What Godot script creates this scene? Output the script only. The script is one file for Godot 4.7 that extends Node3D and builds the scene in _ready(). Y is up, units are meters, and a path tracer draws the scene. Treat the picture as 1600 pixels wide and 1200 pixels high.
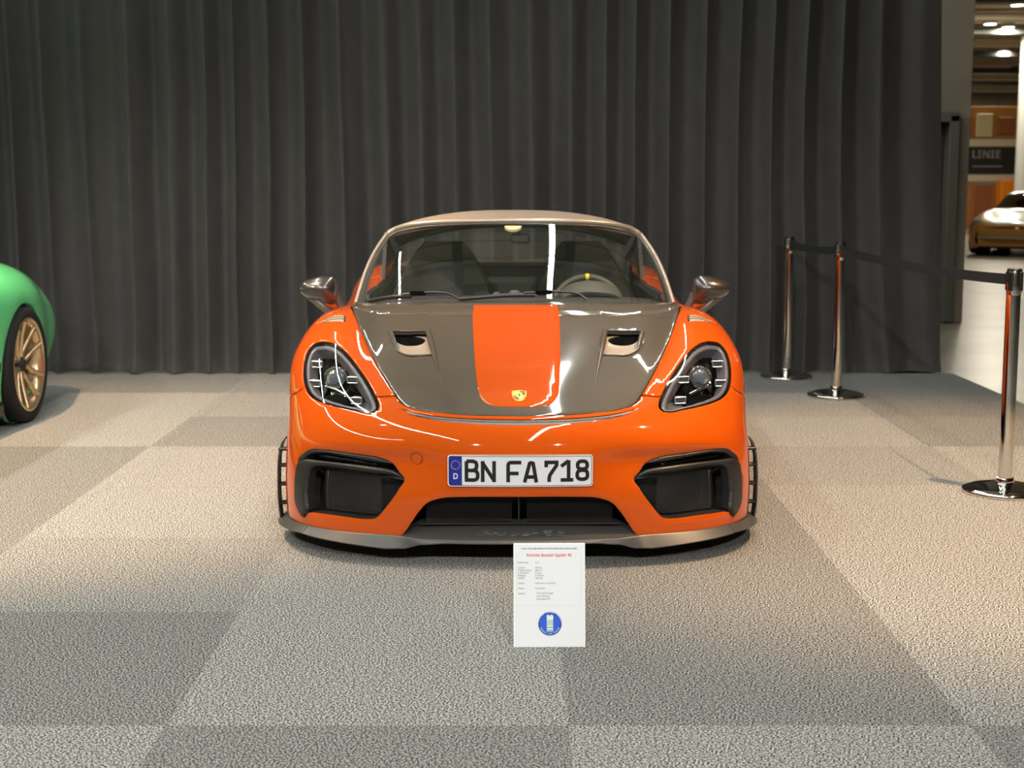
extends Node3D

# ---------------------------------------------------------------- surfaces
class Surf:
	# a smooth sheet through a net of points: u runs across (station 0 on the mirror line), v runs along
	var c: Array = []
	var nu := 0
	var nv := 0
	var u0 := 0.0
	var dents: Array = []
	var turn := 1.0
	var p := Vector3.ZERO
	var n := Vector3.ZERO
	func _init(rows: Array, mirrored: bool, dent_list: Array = [], turned := 1.0):
		dents = dent_list
		turn = turned
		var full: Array = []
		for r in rows:
			var line: Array = []
			if mirrored:
				for i in range(r.size() - 1, 0, -1):
					line.append(Vector3(-r[i].x, r[i].y, r[i].z))
			for q in r:
				line.append(q)
			full.append(line)
		u0 = (rows[0].size() - 1.0) if mirrored else 0.0
		nu = full[0].size()
		nv = full.size()
		var half: Array = []
		for line in full:
			half.append(solve(line))
		for i in nu + 2:
			var col: Array = []
			for j in nv:
				col.append(half[j][i])
			var s := solve(col)
			for j in nv + 2:
				if i == 0:
					c.append(PackedVector3Array())
				c[j].append(s[j])
	static func solve(a: Array) -> Array:
		var m := a.size()
		var x: Array = a.duplicate()
		if m > 2:
			var cp: Array = []
			var dp: Array = []
			cp.resize(m)
			dp.resize(m)
			cp[0] = 0.0
			dp[0] = a[0]
			for i in range(1, m - 1):
				var w: float = 4.0 - cp[i - 1]
				cp[i] = 1.0 / w
				dp[i] = (a[i] * 6.0 - dp[i - 1]) / w
			x[m - 1] = a[m - 1]
			for i in range(m - 2, 0, -1):
				x[i] = dp[i] - x[i + 1] * cp[i]
		var out: Array = [x[0] * 2.0 - x[1]]
		out.append_array(x)
		out.append(x[m - 1] * 2.0 - x[m - 2])
		return out
	func at(u: float, v: float) -> Vector3:
		var uu := u + u0
		var i := clampi(int(floor(uu)), 0, nu - 2)
		var j := clampi(int(floor(v)), 0, nv - 2)
		var t := uu - i
		var s := v - j
		var bu := [(1 - t) * (1 - t) * (1 - t) / 6.0, (3 * t * t * t - 6 * t * t + 4) / 6.0, (-3 * t * t * t + 3 * t * t + 3 * t + 1) / 6.0, t * t * t / 6.0]
		var du := [-(1 - t) * (1 - t) / 2.0, (3 * t * t - 4 * t) / 2.0, (-3 * t * t + 2 * t + 1) / 2.0, t * t / 2.0]
		var bv := [(1 - s) * (1 - s) * (1 - s) / 6.0, (3 * s * s * s - 6 * s * s + 4) / 6.0, (-3 * s * s * s + 3 * s * s + 3 * s + 1) / 6.0, s * s * s / 6.0]
		var dv := [-(1 - s) * (1 - s) / 2.0, (3 * s * s - 4 * s) / 2.0, (-3 * s * s + 2 * s + 1) / 2.0, s * s / 2.0]
		var q := Vector3.ZERO
		var qu := Vector3.ZERO
		var qv := Vector3.ZERO
		for a in 4:
			var row: PackedVector3Array = c[j + a]
			var r: Vector3 = row[i] * bu[0] + row[i + 1] * bu[1] + row[i + 2] * bu[2] + row[i + 3] * bu[3]
			var ru: Vector3 = row[i] * du[0] + row[i + 1] * du[1] + row[i + 2] * du[2] + row[i + 3] * du[3]
			q += r * bv[a]
			qv += r * dv[a]
			qu += ru * bv[a]
		for d in dents:
			for side in [-1.0, 1.0]:
				var x: float = (u - side * d[0]) / d[2]
				var y: float = (v - d[1]) / d[3]
				var e := x * x + y * y
				if e < 8.0:
					var g: float = d[4] * exp(-e)
					q.z += g
					qu.z += g * -2.0 * x / d[2]
					qv.z += g * -2.0 * y / d[3]
		p = q
		n = qu.cross(qv).normalized() * turn
		return q
	func off(u: float, v: float, h: float) -> Vector3:
		at(u, v)
		return p + n * h

# ---------------------------------------------------------------- small tools
var font_plain: Font
var font_bold: Font
var mats := {}

func mat(key: String, color: Color, rough := 0.5, metal := 0.0) -> StandardMaterial3D:
	var m := StandardMaterial3D.new()
	m.resource_name = key
	m.albedo_color = color
	m.roughness = rough
	m.metallic = metal
	mats[key] = m
	return m

func put(called: String, mesh: Mesh, m: Material, parent: Node = null, label := "") -> MeshInstance3D:
	var o := MeshInstance3D.new()
	o.name = called
	o.mesh = mesh
	o.material_override = m
	o.cast_shadow = GeometryInstance3D.SHADOW_CASTING_SETTING_ON
	if label:
		o.set_meta("label", label)
	(parent if parent else self).add_child(o, true)
	return o

func node(called: String, parent: Node = null) -> Node3D:
	var o := Node3D.new()
	o.name = called
	(parent if parent else self).add_child(o, true)
	return o

func tag(o: Node, label: String, category: String, group := "") -> void:
	o.set_meta("label", label)
	o.set_meta("category", category)
	if group:
		o.set_meta("group", group)

func structure(o: Node, label: String) -> void:
	o.set_meta("kind", "structure")
	o.set_meta("label", label)

func spline(pts: Array, closed: bool, sub := 5) -> PackedVector2Array:
	var out := PackedVector2Array()
	var m := pts.size()
	var last := m if closed else m - 1
	for i in last:
		var a: Vector2 = pts[(i - 1 + m) % m] if closed or i > 0 else pts[0] * 2.0 - pts[1]
		var b: Vector2 = pts[i]
		var c: Vector2 = pts[(i + 1) % m]
		var d: Vector2 = pts[(i + 2) % m] if closed or i + 2 < m else c * 2.0 - b
		if b.distance_to(c) < 1e-5:
			continue
		for k in sub:
			var q := b.cubic_interpolate_in_time(c, a, d, float(k) / sub, 1.0, -maxf(a.distance_to(b), 1e-4) / b.distance_to(c), 1.0 + maxf(c.distance_to(d), 1e-4) / b.distance_to(c))
			out.append(q)
	if not closed:
		out.append(pts[m - 1])
	return out

func flip(poly: PackedVector2Array) -> PackedVector2Array:
	var out := PackedVector2Array()
	for i in range(poly.size() - 1, -1, -1):
		out.append(Vector2(-poly[i].x, poly[i].y))
	return out

func both(half: PackedVector2Array) -> PackedVector2Array:
	# closes a half outline that begins and ends on the mirror line
	var out := half.duplicate()
	for i in range(half.size() - 2, 0, -1):
		out.append(Vector2(-half[i].x, half[i].y))
	return out

func dense(poly: PackedVector2Array, step: float) -> PackedVector2Array:
	var out := PackedVector2Array()
	for i in poly.size():
		var a := poly[i]
		var b := poly[(i + 1) % poly.size()]
		var k := maxi(1, int(ceil(a.distance_to(b) / step)))
		for j in k:
			out.append(a.lerp(b, float(j) / k))
	return out

# triangles gathered with their own normals
class Tri:
	var v := PackedVector3Array()
	var n := PackedVector3Array()
	var t := PackedVector2Array()
	var ix := PackedInt32Array()
	func vert(p: Vector3, m: Vector3, uv := Vector2.ZERO) -> int:
		v.append(p)
		n.append(m)
		t.append(uv)
		return v.size() - 1
	func tri(a: int, b: int, c: int) -> void:
		# wound so that the front runs clockwise as seen from the side the normals point to
		var f := (v[b] - v[a]).cross(v[c] - v[a])
		if f.dot(n[a] + n[b] + n[c]) > 0.0:
			ix.append_array([a, c, b])
		else:
			ix.append_array([a, b, c])
	func flat(a: Vector3, b: Vector3, c: Vector3, d: Vector3, out: Vector3) -> void:
		var f := (c - a).cross(d - b)
		if f.length() < 1e-12:
			f = out
		f = f.normalized()
		if f.dot(out) < 0.0:
			f = -f
		var i := vert(a, f, Vector2(0, 0))
		vert(b, f, Vector2(1, 0))
		vert(c, f, Vector2(1, 1))
		vert(d, f, Vector2(0, 1))
		tri(i, i + 1, i + 2)
		tri(i, i + 2, i + 3)
	func done() -> ArrayMesh:
		var a: Array = []
		a.resize(Mesh.ARRAY_MAX)
		a[Mesh.ARRAY_VERTEX] = v
		a[Mesh.ARRAY_NORMAL] = n
		a[Mesh.ARRAY_TEX_UV] = t
		a[Mesh.ARRAY_INDEX] = ix
		var m := ArrayMesh.new()
		if ix.size():
			m.add_surface_from_arrays(Mesh.PRIMITIVE_TRIANGLES, a)
		return m

# a panel cut out of a sheet: outline and holes in the sheet's own coordinates, an edge of given depth, edges rounded by round
func panel(s: Surf, outer: PackedVector2Array, holes: Array, cell: Vector2, lift := 0.0, depth := 0.008, round := 0.0, shape = null) -> ArrayMesh:
	var out := Tri.new()
	var lo := outer[0]
	var hi := outer[0]
	for q in outer:
		lo = lo.min(q)
		hi = hi.max(q)
	var loops: Array = [outer]
	loops.append_array(holes)
	var marked := {}
	for l in loops:
		for k in l.size():
			var a: Vector2 = l[k]
			var b: Vector2 = l[(k + 1) % l.size()]
			var d := (b - a) / cell
			var m := int(ceil(d.length() * 16.0)) + 1
			for j in m + 1:
				var q := a.lerp(b, float(j) / m) / cell
				marked[Vector2i(int(floor(q.x)), int(floor(q.y)))] = true
	s.at((lo.x + hi.x) / 2, (lo.y + hi.y) / 2)
	var mid := s.p
	var metric := Vector2(s.at((lo.x + hi.x) / 2 + 0.05, (lo.y + hi.y) / 2).distance_to(mid), s.at((lo.x + hi.x) / 2, (lo.y + hi.y) / 2 + 0.05).distance_to(mid)) * 20.0
	var seen := {}
	var rounded := round > 0.0 or shape != null
	var put_vert := func(q: Vector2) -> int:
		var key := Vector2i(roundi(q.x * 40000.0), roundi(q.y * 40000.0))
		if seen.has(key):
			return seen[key]
		var h := lift
		if round > 0.0:
			var best := 1e9
			for l in loops:
				for k in l.size():
					var a: Vector2 = l[k] * metric
					var b: Vector2 = l[(k + 1) % l.size()] * metric
					best = minf(best, (Geometry2D.get_closest_point_to_segment(q * metric, a, b) - q * metric).length_squared())
			var e := sqrt(best)
			if e < round:
				h -= round - sqrt(maxf(0.0, round * round - (round - e) * (round - e)))
		if shape != null:
			h += shape.call(q)
		s.at(q.x, q.y)
		var id := out.vert(s.p + s.n * h, s.n, Vector2(s.p.x, s.p.z))
		seen[key] = id
		return id
	for i in range(int(floor(lo.x / cell.x)), int(ceil(hi.x / cell.x))):
		for j in range(int(floor(lo.y / cell.y)), int(ceil(hi.y / cell.y))):
			var box := PackedVector2Array([Vector2(i, j) * cell, Vector2(i + 1, j) * cell, Vector2(i + 1, j + 1) * cell, Vector2(i, j + 1) * cell])
			var pieces: Array = [box]
			if marked.has(Vector2i(i, j)):
				pieces = Geometry2D.intersect_polygons(box, outer)
				for hole in holes:
					var rest: Array = []
					for piece in pieces:
						rest.append_array(Geometry2D.clip_polygons(piece, hole))
					pieces = rest
			else:
				var mid_cell := (Vector2(i, j) + Vector2(0.5, 0.5)) * cell
				var inside := Geometry2D.is_point_in_polygon(mid_cell, outer)
				for hole in holes:
					inside = inside and not Geometry2D.is_point_in_polygon(mid_cell, hole)
				if not inside:
					continue
			for piece in pieces:
				if Geometry2D.is_polygon_clockwise(piece) and pieces.size() > 1 and piece.size() > 2 and absf(area(piece)) < 1e-9:
					continue
				var order := Geometry2D.triangulate_polygon(piece)
				for k in range(0, order.size(), 3):
					var a: int = put_vert.call(piece[order[k]])
					var b: int = put_vert.call(piece[order[k + 1]])
					var c: int = put_vert.call(piece[order[k + 2]])
					if a != b and b != c and a != c:
						out.tri(a, b, c)
	if rounded:
		var sum := PackedVector3Array()
		sum.resize(out.v.size())
		for k in range(0, out.ix.size(), 3):
			var f := (out.v[out.ix[k + 2]] - out.v[out.ix[k]]).cross(out.v[out.ix[k + 1]] - out.v[out.ix[k]])
			for q in 3:
				sum[out.ix[k + q]] += f
		for k in out.v.size():
			if sum[k].length() > 1e-14:
				out.n[k] = sum[k].normalized()
	if depth > 0.0:
		for l in loops:
			var fine := dense(l, minf(cell.x, cell.y))
			var centre := Vector2.ZERO
			var top := PackedVector3Array()
			var low := PackedVector3Array()
			for q in fine:
				var h := lift - round
				if shape != null:
					h += shape.call(q)
				s.at(q.x, q.y)
				top.append(s.p + s.n * h)
				low.append(s.p + s.n * (h - depth))
			var ccw := not Geometry2D.is_polygon_clockwise(fine)
			var outwards := 1.0 if l == outer else -1.0
			var m := fine.size()
			for k in m:
				var e := top[(k + 1) % m] - top[k]
				s.at(fine[k].x, fine[k].y)
				var side := e.cross(s.n) * (1.0 if ccw else -1.0) * outwards * s.turn
				if e.length() > 1e-7:
					out.flat(top[k], top[(k + 1) % m], low[(k + 1) % m], low[k], side)
	return out.done()

func area(poly: PackedVector2Array) -> float:
	var a := 0.0
	for i in poly.size():
		a += poly[i].cross(poly[(i + 1) % poly.size()])
	return a / 2.0

# sweeps an oval (or a given section) along a path
func tube(path: PackedVector3Array, radius, segs := 12, squash := 1.0, up := Vector3.UP, loop := false) -> ArrayMesh:
	var out := Tri.new()
	var m := path.size()
	var rings: Array = []
	for i in m:
		var dir := (path[(i + 1) % m] - path[(i - 1 + m) % m]) if loop else (path[mini(i + 1, m - 1)] - path[maxi(i - 1, 0)])
		dir = dir.normalized()
		var a := dir.cross(up)
		if a.length() < 0.05:
			a = dir.cross(Vector3(0.3, 0.2, 1))
		a = a.normalized()
		var b := a.cross(dir).normalized()
		var r: float = radius[i] if radius is Array or radius is PackedFloat32Array else radius
		var ring: Array = []
		for k in segs:
			var w := TAU * k / segs
			var d := a * cos(w) + b * sin(w) * squash
			var nn := (a * cos(w) * squash + b * sin(w)).normalized()
			ring.append(out.vert(path[i] + d * r, nn, Vector2(float(k) / segs, float(i) / m)))
		rings.append(ring)
	for i in (m if loop else m - 1):
		for k in segs:
			var j := (i + 1) % m
			out.tri(rings[i][k], rings[i][(k + 1) % segs], rings[j][(k + 1) % segs])
			out.tri(rings[i][k], rings[j][(k + 1) % segs], rings[j][k])
	if not loop:
		for e in [0, m - 1]:
			var d := (path[0] - path[1]).normalized() if e == 0 else (path[m - 1] - path[m - 2]).normalized()
			var mid := out.vert(path[e], d)
			var first := out.v.size()
			for k in segs:
				out.vert(out.v[rings[e][k]], d)
			for k in segs:
				out.tri(mid, first + k, first + (k + 1) % segs)
	return out.done()

func smooth_path(pts: Array, sub := 6, closed := false) -> PackedVector3Array:
	var out := PackedVector3Array()
	var m := pts.size()
	for i in (m if closed else m - 1):
		var a: Vector3 = pts[(i - 1 + m) % m] if closed or i > 0 else pts[0] * 2.0 - pts[1]
		var b: Vector3 = pts[i]
		var c: Vector3 = pts[(i + 1) % m]
		var d: Vector3 = pts[(i + 2) % m] if closed or i + 2 < m else c * 2.0 - b
		for k in sub:
			out.append(b.cubic_interpolate(c, a, d, float(k) / sub))
	if not closed:
		out.append(pts[m - 1])
	return out

# turns a profile of (radius, height) about the y axis; edges sharper than 40 degrees stay sharp
func lathe(prof: Array, segs := 32, arc := TAU) -> ArrayMesh:
	var out := Tri.new()
	var m := prof.size()
	var norm: Array = []
	for i in m - 1:
		var d: Vector2 = prof[i + 1] - prof[i]
		norm.append(Vector2(d.y, -d.x).normalized())
	for i in m - 1:
		var na: Vector2 = norm[i]
		var nb: Vector2 = norm[i]
		if i > 0 and norm[i - 1].dot(norm[i]) > 0.76:
			na = (norm[i - 1] + norm[i]).normalized()
		if i < m - 2 and norm[i + 1].dot(norm[i]) > 0.76:
			nb = (norm[i + 1] + norm[i]).normalized()
		var first := out.v.size()
		for k in segs + 1:
			var w := arc * k / segs
			for e in 2:
				var q: Vector2 = prof[i + e]
				var q_n: Vector2 = nb if e else na
				out.vert(Vector3(q.x * cos(w), q.y, q.x * sin(w)), Vector3(q_n.x * cos(w), q_n.y, q_n.x * sin(w)), Vector2(float(k) / segs, float(i + e) / m))
		for k in segs:
			var a := first + k * 2
			out.tri(a, a + 1, a + 3)
			out.tri(a, a + 3, a + 2)
	return out.done()

# a box with chamfered edges
func block(size: Vector3, bevel := 0.003, at := Vector3.ZERO, basis := Basis.IDENTITY, into: Tri = null) -> ArrayMesh:
	var out := into if into else Tri.new()
	var h := size / 2.0
	var b := minf(bevel, minf(h.x, minf(h.y, h.z)) * 0.9)
	var corner := func(s: Vector3, axis: int) -> Vector3:
		var q := Vector3(s.x * (h.x - b), s.y * (h.y - b), s.z * (h.z - b))
		q[axis] = s[axis] * h[axis]
		return at + basis * q
	for axis in 3:
		for sgn in [-1.0, 1.0]:
			var c: Array = []
			for e in [[-1, -1], [1, -1], [1, 1], [-1, 1]]:
				var s := Vector3.ZERO
				s[axis] = sgn
				s[(axis + 1) % 3] = e[0]
				s[(axis + 2) % 3] = e[1]
				c.append(corner.call(s, axis))
			var n := Vector3.ZERO
			n[axis] = sgn
			out.flat(c[0], c[1], c[2], c[3], basis * n)
		for s1 in [-1.0, 1.0]:
			for s2 in [-1.0, 1.0]:
				var ax1 := (axis + 1) % 3
				var ax2 := (axis + 2) % 3
				var lo := Vector3.ZERO
				lo[axis] = -1.0
				lo[ax1] = s1
				lo[ax2] = s2
				var hi := lo
				hi[axis] = 1.0
				var n := lo + hi
				out.flat(corner.call(lo, ax1), corner.call(hi, ax1), corner.call(hi, ax2), corner.call(lo, ax2), basis * n)
	for sx in [-1.0, 1.0]:
		for sy in [-1.0, 1.0]:
			for sz in [-1.0, 1.0]:
				var s := Vector3(sx, sy, sz)
				var n := (basis * s).normalized()
				var i := out.vert(corner.call(s, 0), n)
				out.vert(corner.call(s, 1), n)
				out.vert(corner.call(s, 2), n)
				out.tri(i, i + 1, i + 2)
	return out.done() if into == null else null

# a flat outline given thickness; place() turns (x, y, height) into a point
func plate_shape(poly: PackedVector2Array, thick: float, place: Callable, into: Tri = null, sub := 0.0) -> ArrayMesh:
	var out := into if into else Tri.new()
	var pieces: Array = [poly]
	if sub > 0.0:
		pieces = []
		var lo := poly[0].x
		var hi := poly[0].x
		for q in poly:
			lo = minf(lo, q.x)
			hi = maxf(hi, q.x)
		var k := int(ceil((hi - lo) / sub))
		for i in k:
			var a := lo + (hi - lo) * i / k
			var b := lo + (hi - lo) * (i + 1) / k
			pieces.append_array(Geometry2D.intersect_polygons(poly, PackedVector2Array([Vector2(a, -9), Vector2(b, -9), Vector2(b, 9), Vector2(a, 9)])))
	for piece in pieces:
		var order := Geometry2D.triangulate_polygon(piece)
		var base := out.v.size()
		for q in piece:
			var p: Vector3 = place.call(q.x, q.y, thick)
			var n: Vector3 = (place.call(q.x, q.y, thick + 0.01) - p).normalized()
			out.vert(p, n, q)
		for k in range(0, order.size(), 3):
			out.tri(base + order[k], base + order[k + 1], base + order[k + 2])
	var ccw := not Geometry2D.is_polygon_clockwise(poly)
	for k in poly.size():
		var a := poly[k]
		var b := poly[(k + 1) % poly.size()]
		var d := (b - a) * (1.0 if ccw else -1.0)
		var mid := (a + b) / 2.0
		var away: Vector3 = place.call(mid.x + d.y * 0.01, mid.y - d.x * 0.01, 0.0) - place.call(mid.x, mid.y, 0.0)
		out.flat(place.call(a.x, a.y, thick), place.call(b.x, b.y, thick), place.call(b.x, b.y, 0.0), place.call(a.x, a.y, 0.0), away)
	return out.done() if into == null else null

# a stroke of a letter as a flat ribbon
func stroke(into: Tri, pts: PackedVector2Array, width: float, thick: float, place: Callable, closed := false) -> void:
	var m := pts.size()
	var left := PackedVector2Array()
	var right := PackedVector2Array()
	for i in m:
		var a := pts[(i - 1 + m) % m] if closed or i > 0 else pts[i]
		var b := pts[(i + 1) % m] if closed or i < m - 1 else pts[i]
		var d1 := (pts[i] - a).normalized()
		var d2 := (b - pts[i]).normalized()
		if d1 == Vector2.ZERO:
			d1 = d2
		if d2 == Vector2.ZERO:
			d2 = d1
		var nn := (d1.orthogonal() + d2.orthogonal()).normalized()
		var k := clampf(1.0 / maxf(nn.dot(d1.orthogonal()), 0.3), 1.0, 1.8)
		left.append(pts[i] + nn * width / 2.0 * k)
		right.append(pts[i] - nn * width / 2.0 * k)
	for i in (m if closed else m - 1):
		var j := (i + 1) % m
		plate_shape(PackedVector2Array([left[i], left[j], right[j], right[i]]), thick, place, into)

func words(called: String, text: String, size: float, at: Transform3D, m: Material, parent: Node, bold := false, align := HORIZONTAL_ALIGNMENT_LEFT, depth := 0.0004) -> MeshInstance3D:
	var t := TextMesh.new()
	t.text = text
	t.font = font_bold if bold else font_plain
	t.font_size = 64
	t.pixel_size = size / 64.0
	t.depth = depth
	t.curve_step = 2.0
	t.horizontal_alignment = align
	t.vertical_alignment = VERTICAL_ALIGNMENT_BOTTOM
	var o := put(called, t, m, parent)
	o.transform = at
	return o

func noise_texture(freq: float, seed_n: int, size: int, ramp: Array, octaves := 3, kind := FastNoiseLite.TYPE_SIMPLEX_SMOOTH, normal := 0.0, ridged := false) -> NoiseTexture2D:
	var f := FastNoiseLite.new()
	f.noise_type = kind
	f.seed = seed_n
	f.frequency = freq
	f.fractal_octaves = octaves
	if ridged:
		f.fractal_type = FastNoiseLite.FRACTAL_RIDGED
	var t := NoiseTexture2D.new()
	t.width = size
	t.height = size
	t.seamless = true
	t.noise = f
	if normal > 0.0:
		t.as_normal_map = true
		t.bump_strength = normal
	elif ramp.size():
		var g := Gradient.new()
		var offs := PackedFloat32Array()
		var cols := PackedColorArray()
		for r in ramp:
			offs.append(r[0])
			cols.append(r[1])
		g.offsets = offs
		g.colors = cols
		t.color_ramp = g
	return t

func rows3(a: Array) -> Array:
	# a table of numbers, three to a point
	var out: Array = []
	for r in a:
		var line: Array = []
		for i in range(0, r.size(), 3):
			line.append(Vector3(r[i], r[i + 1], r[i + 2]))
		out.append(line)
	return out

func pairs(a: Array) -> Array:
	var out: Array = []
	for i in range(0, a.size(), 2):
		out.append(Vector2(a[i], a[i + 1]))
	return out

# ---------------------------------------------------------------- camera, light, hall
const LENS_DOWN := 0.13719      # the camera looks down by atan(312 / 2260)
const EXPOSURE := 1.25
const ORDINALS := ["first", "second", "third", "fourth", "fifth", "sixth", "seventh", "eighth", "ninth", "tenth", "eleventh"]
const TUBE_GLOW := 30.0
const TUBE_ENERGY := 2.0
const SPOT_ENERGY := 40.0

func camera_and_air() -> void:
	var cam := Camera3D.new()
	cam.name = "camera"
	add_child(cam)
	cam.position = Vector3(0, 1.38, 5.109)
	cam.rotation = Vector3(-LENS_DOWN, 0, 0)
	var lens := CameraAttributesPhysical.new()
	lens.frustum_focal_length = 50.0
	lens.frustum_focus_distance = 4.95
	lens.exposure_aperture = 4.5
	cam.attributes = lens
	cam.fov = 29.738
	cam.near = 0.05
	cam.far = 200.0
	cam.current = true
	var e := Environment.new()
	e.background_mode = Environment.BG_COLOR
	e.background_color = Color(0.02, 0.02, 0.02)
	e.tonemap_mode = Environment.TONE_MAPPER_LINEAR
	e.tonemap_exposure = EXPOSURE
	e.sdfgi_enabled = true
	e.ssao_enabled = true
	e.ssil_enabled = true
	var w := WorldEnvironment.new()
	w.name = "air"
	w.environment = e
	add_child(w)

func hall_lamps() -> void:
	# rows of tube lamps under the roof, running towards the camera
	var glow := mat("tube_lamp_glow", Color(1, 1, 1), 0.4)
	glow.emission_enabled = true
	glow.emission = Color(0.97, 1.0, 0.94)
	glow.emission_energy_multiplier = TUBE_GLOW
	var tray := mat("lamp_tray_white", Color(0.8, 0.8, 0.78), 0.5)
	var side_words := {0.72: "over the orange car", -3.1: "between both cars", -6.8: "at the left"}
	for x in side_words:
		for k in (9 if x > 0.0 else 8):
			var z := 7.5 - k * 2.0
			var lamp := node("tube_lamp")
			lamp.position = Vector3(x, 6.75, z)
			tag(lamp, "white roof tube lamp %s, %s from the front wall" % [side_words[x], ORDINALS[k]], "lamp", "tube lamps under the hall roof")
			put("tray", block(Vector3(0.15, 0.05, 1.94), 0.01, Vector3(0, 0.05, 0)), tray, lamp)
			put("tube", block(Vector3(0.10, 0.045, 1.9), 0.012, Vector3.ZERO), glow, lamp)
			for s in [-0.6, 0.6]:
				put("hanger", block(Vector3(0.01, 0.8, 0.01), 0.002, Vector3(0, 0.47, s)), tray, lamp)
			var l := AreaLight3D.new()
			l.name = "tube_light"
			l.area_size = Vector2(0.10, 1.9)
			l.light_color = Color(0.97, 0.985, 1.0)
			l.light_energy = TUBE_ENERGY
			l.shadow_enabled = true
			l.area_range = 40.0
			lamp.add_child(l)
			l.position = Vector3(0, -0.03, 0)
			l.rotation = Vector3(-PI / 2, 0, 0)

func spot_lamp(at: Vector3, to: Vector3, energy: float, angle: float, color: Color, label: String, size := 0.06) -> void:
	var lamp := node("spot_lamp")
	lamp.position = at
	tag(lamp, label, "lamp", "warm spot lamps under the hall roof")
	var dir := (to - at).normalized()
	var aim := Basis.looking_at(dir, Vector3(0, 0, -1) if absf(dir.y) > 0.95 else Vector3.UP)
	var head := put("head", lathe([Vector2(0.001, 0.19), Vector2(0.05, 0.185), Vector2(0.075, 0.15), Vector2(0.08, 0.0), Vector2(0.07, 0.0), Vector2(0.066, 0.03)], 20), mats.black_metal, lamp)
	head.basis = aim * Basis(Vector3.RIGHT, PI / 2)
	var face := put("lens", lathe([Vector2(0.066, 0.0), Vector2(0.04, -0.006), Vector2(0.001, -0.008)], 20), mats.spot_glow, lamp)
	face.basis = aim * Basis(Vector3.RIGHT, PI / 2)
	face.position = -dir * 0.03
	put("stem", block(Vector3(0.02, maxf(0.05, 7.4 - at.y), 0.02), 0.003, Vector3(0, (7.4 - at.y) / 2.0 + 0.05, 0) - dir * 0.1), mats.black_metal, lamp)
	var l := SpotLight3D.new()
	l.name = "spot_light"
	l.light_color = color
	l.light_energy = energy
	l.light_size = size
	l.spot_angle = angle
	l.spot_range = 40.0
	l.spot_attenuation = 2.0
	l.spot_angle_attenuation = 0.6
	l.shadow_enabled = true
	lamp.add_child(l)
	l.basis = aim
	l.position = dir * 0.02

func slab(called: String, lo: Vector3, hi: Vector3, m: Material, label: String, parent: Node = null) -> MeshInstance3D:
	var o := put(called, block(hi - lo, 0.004), m, parent)
	o.position = (lo + hi) / 2.0
	if parent == null:
		structure(o, label)
	return o

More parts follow.
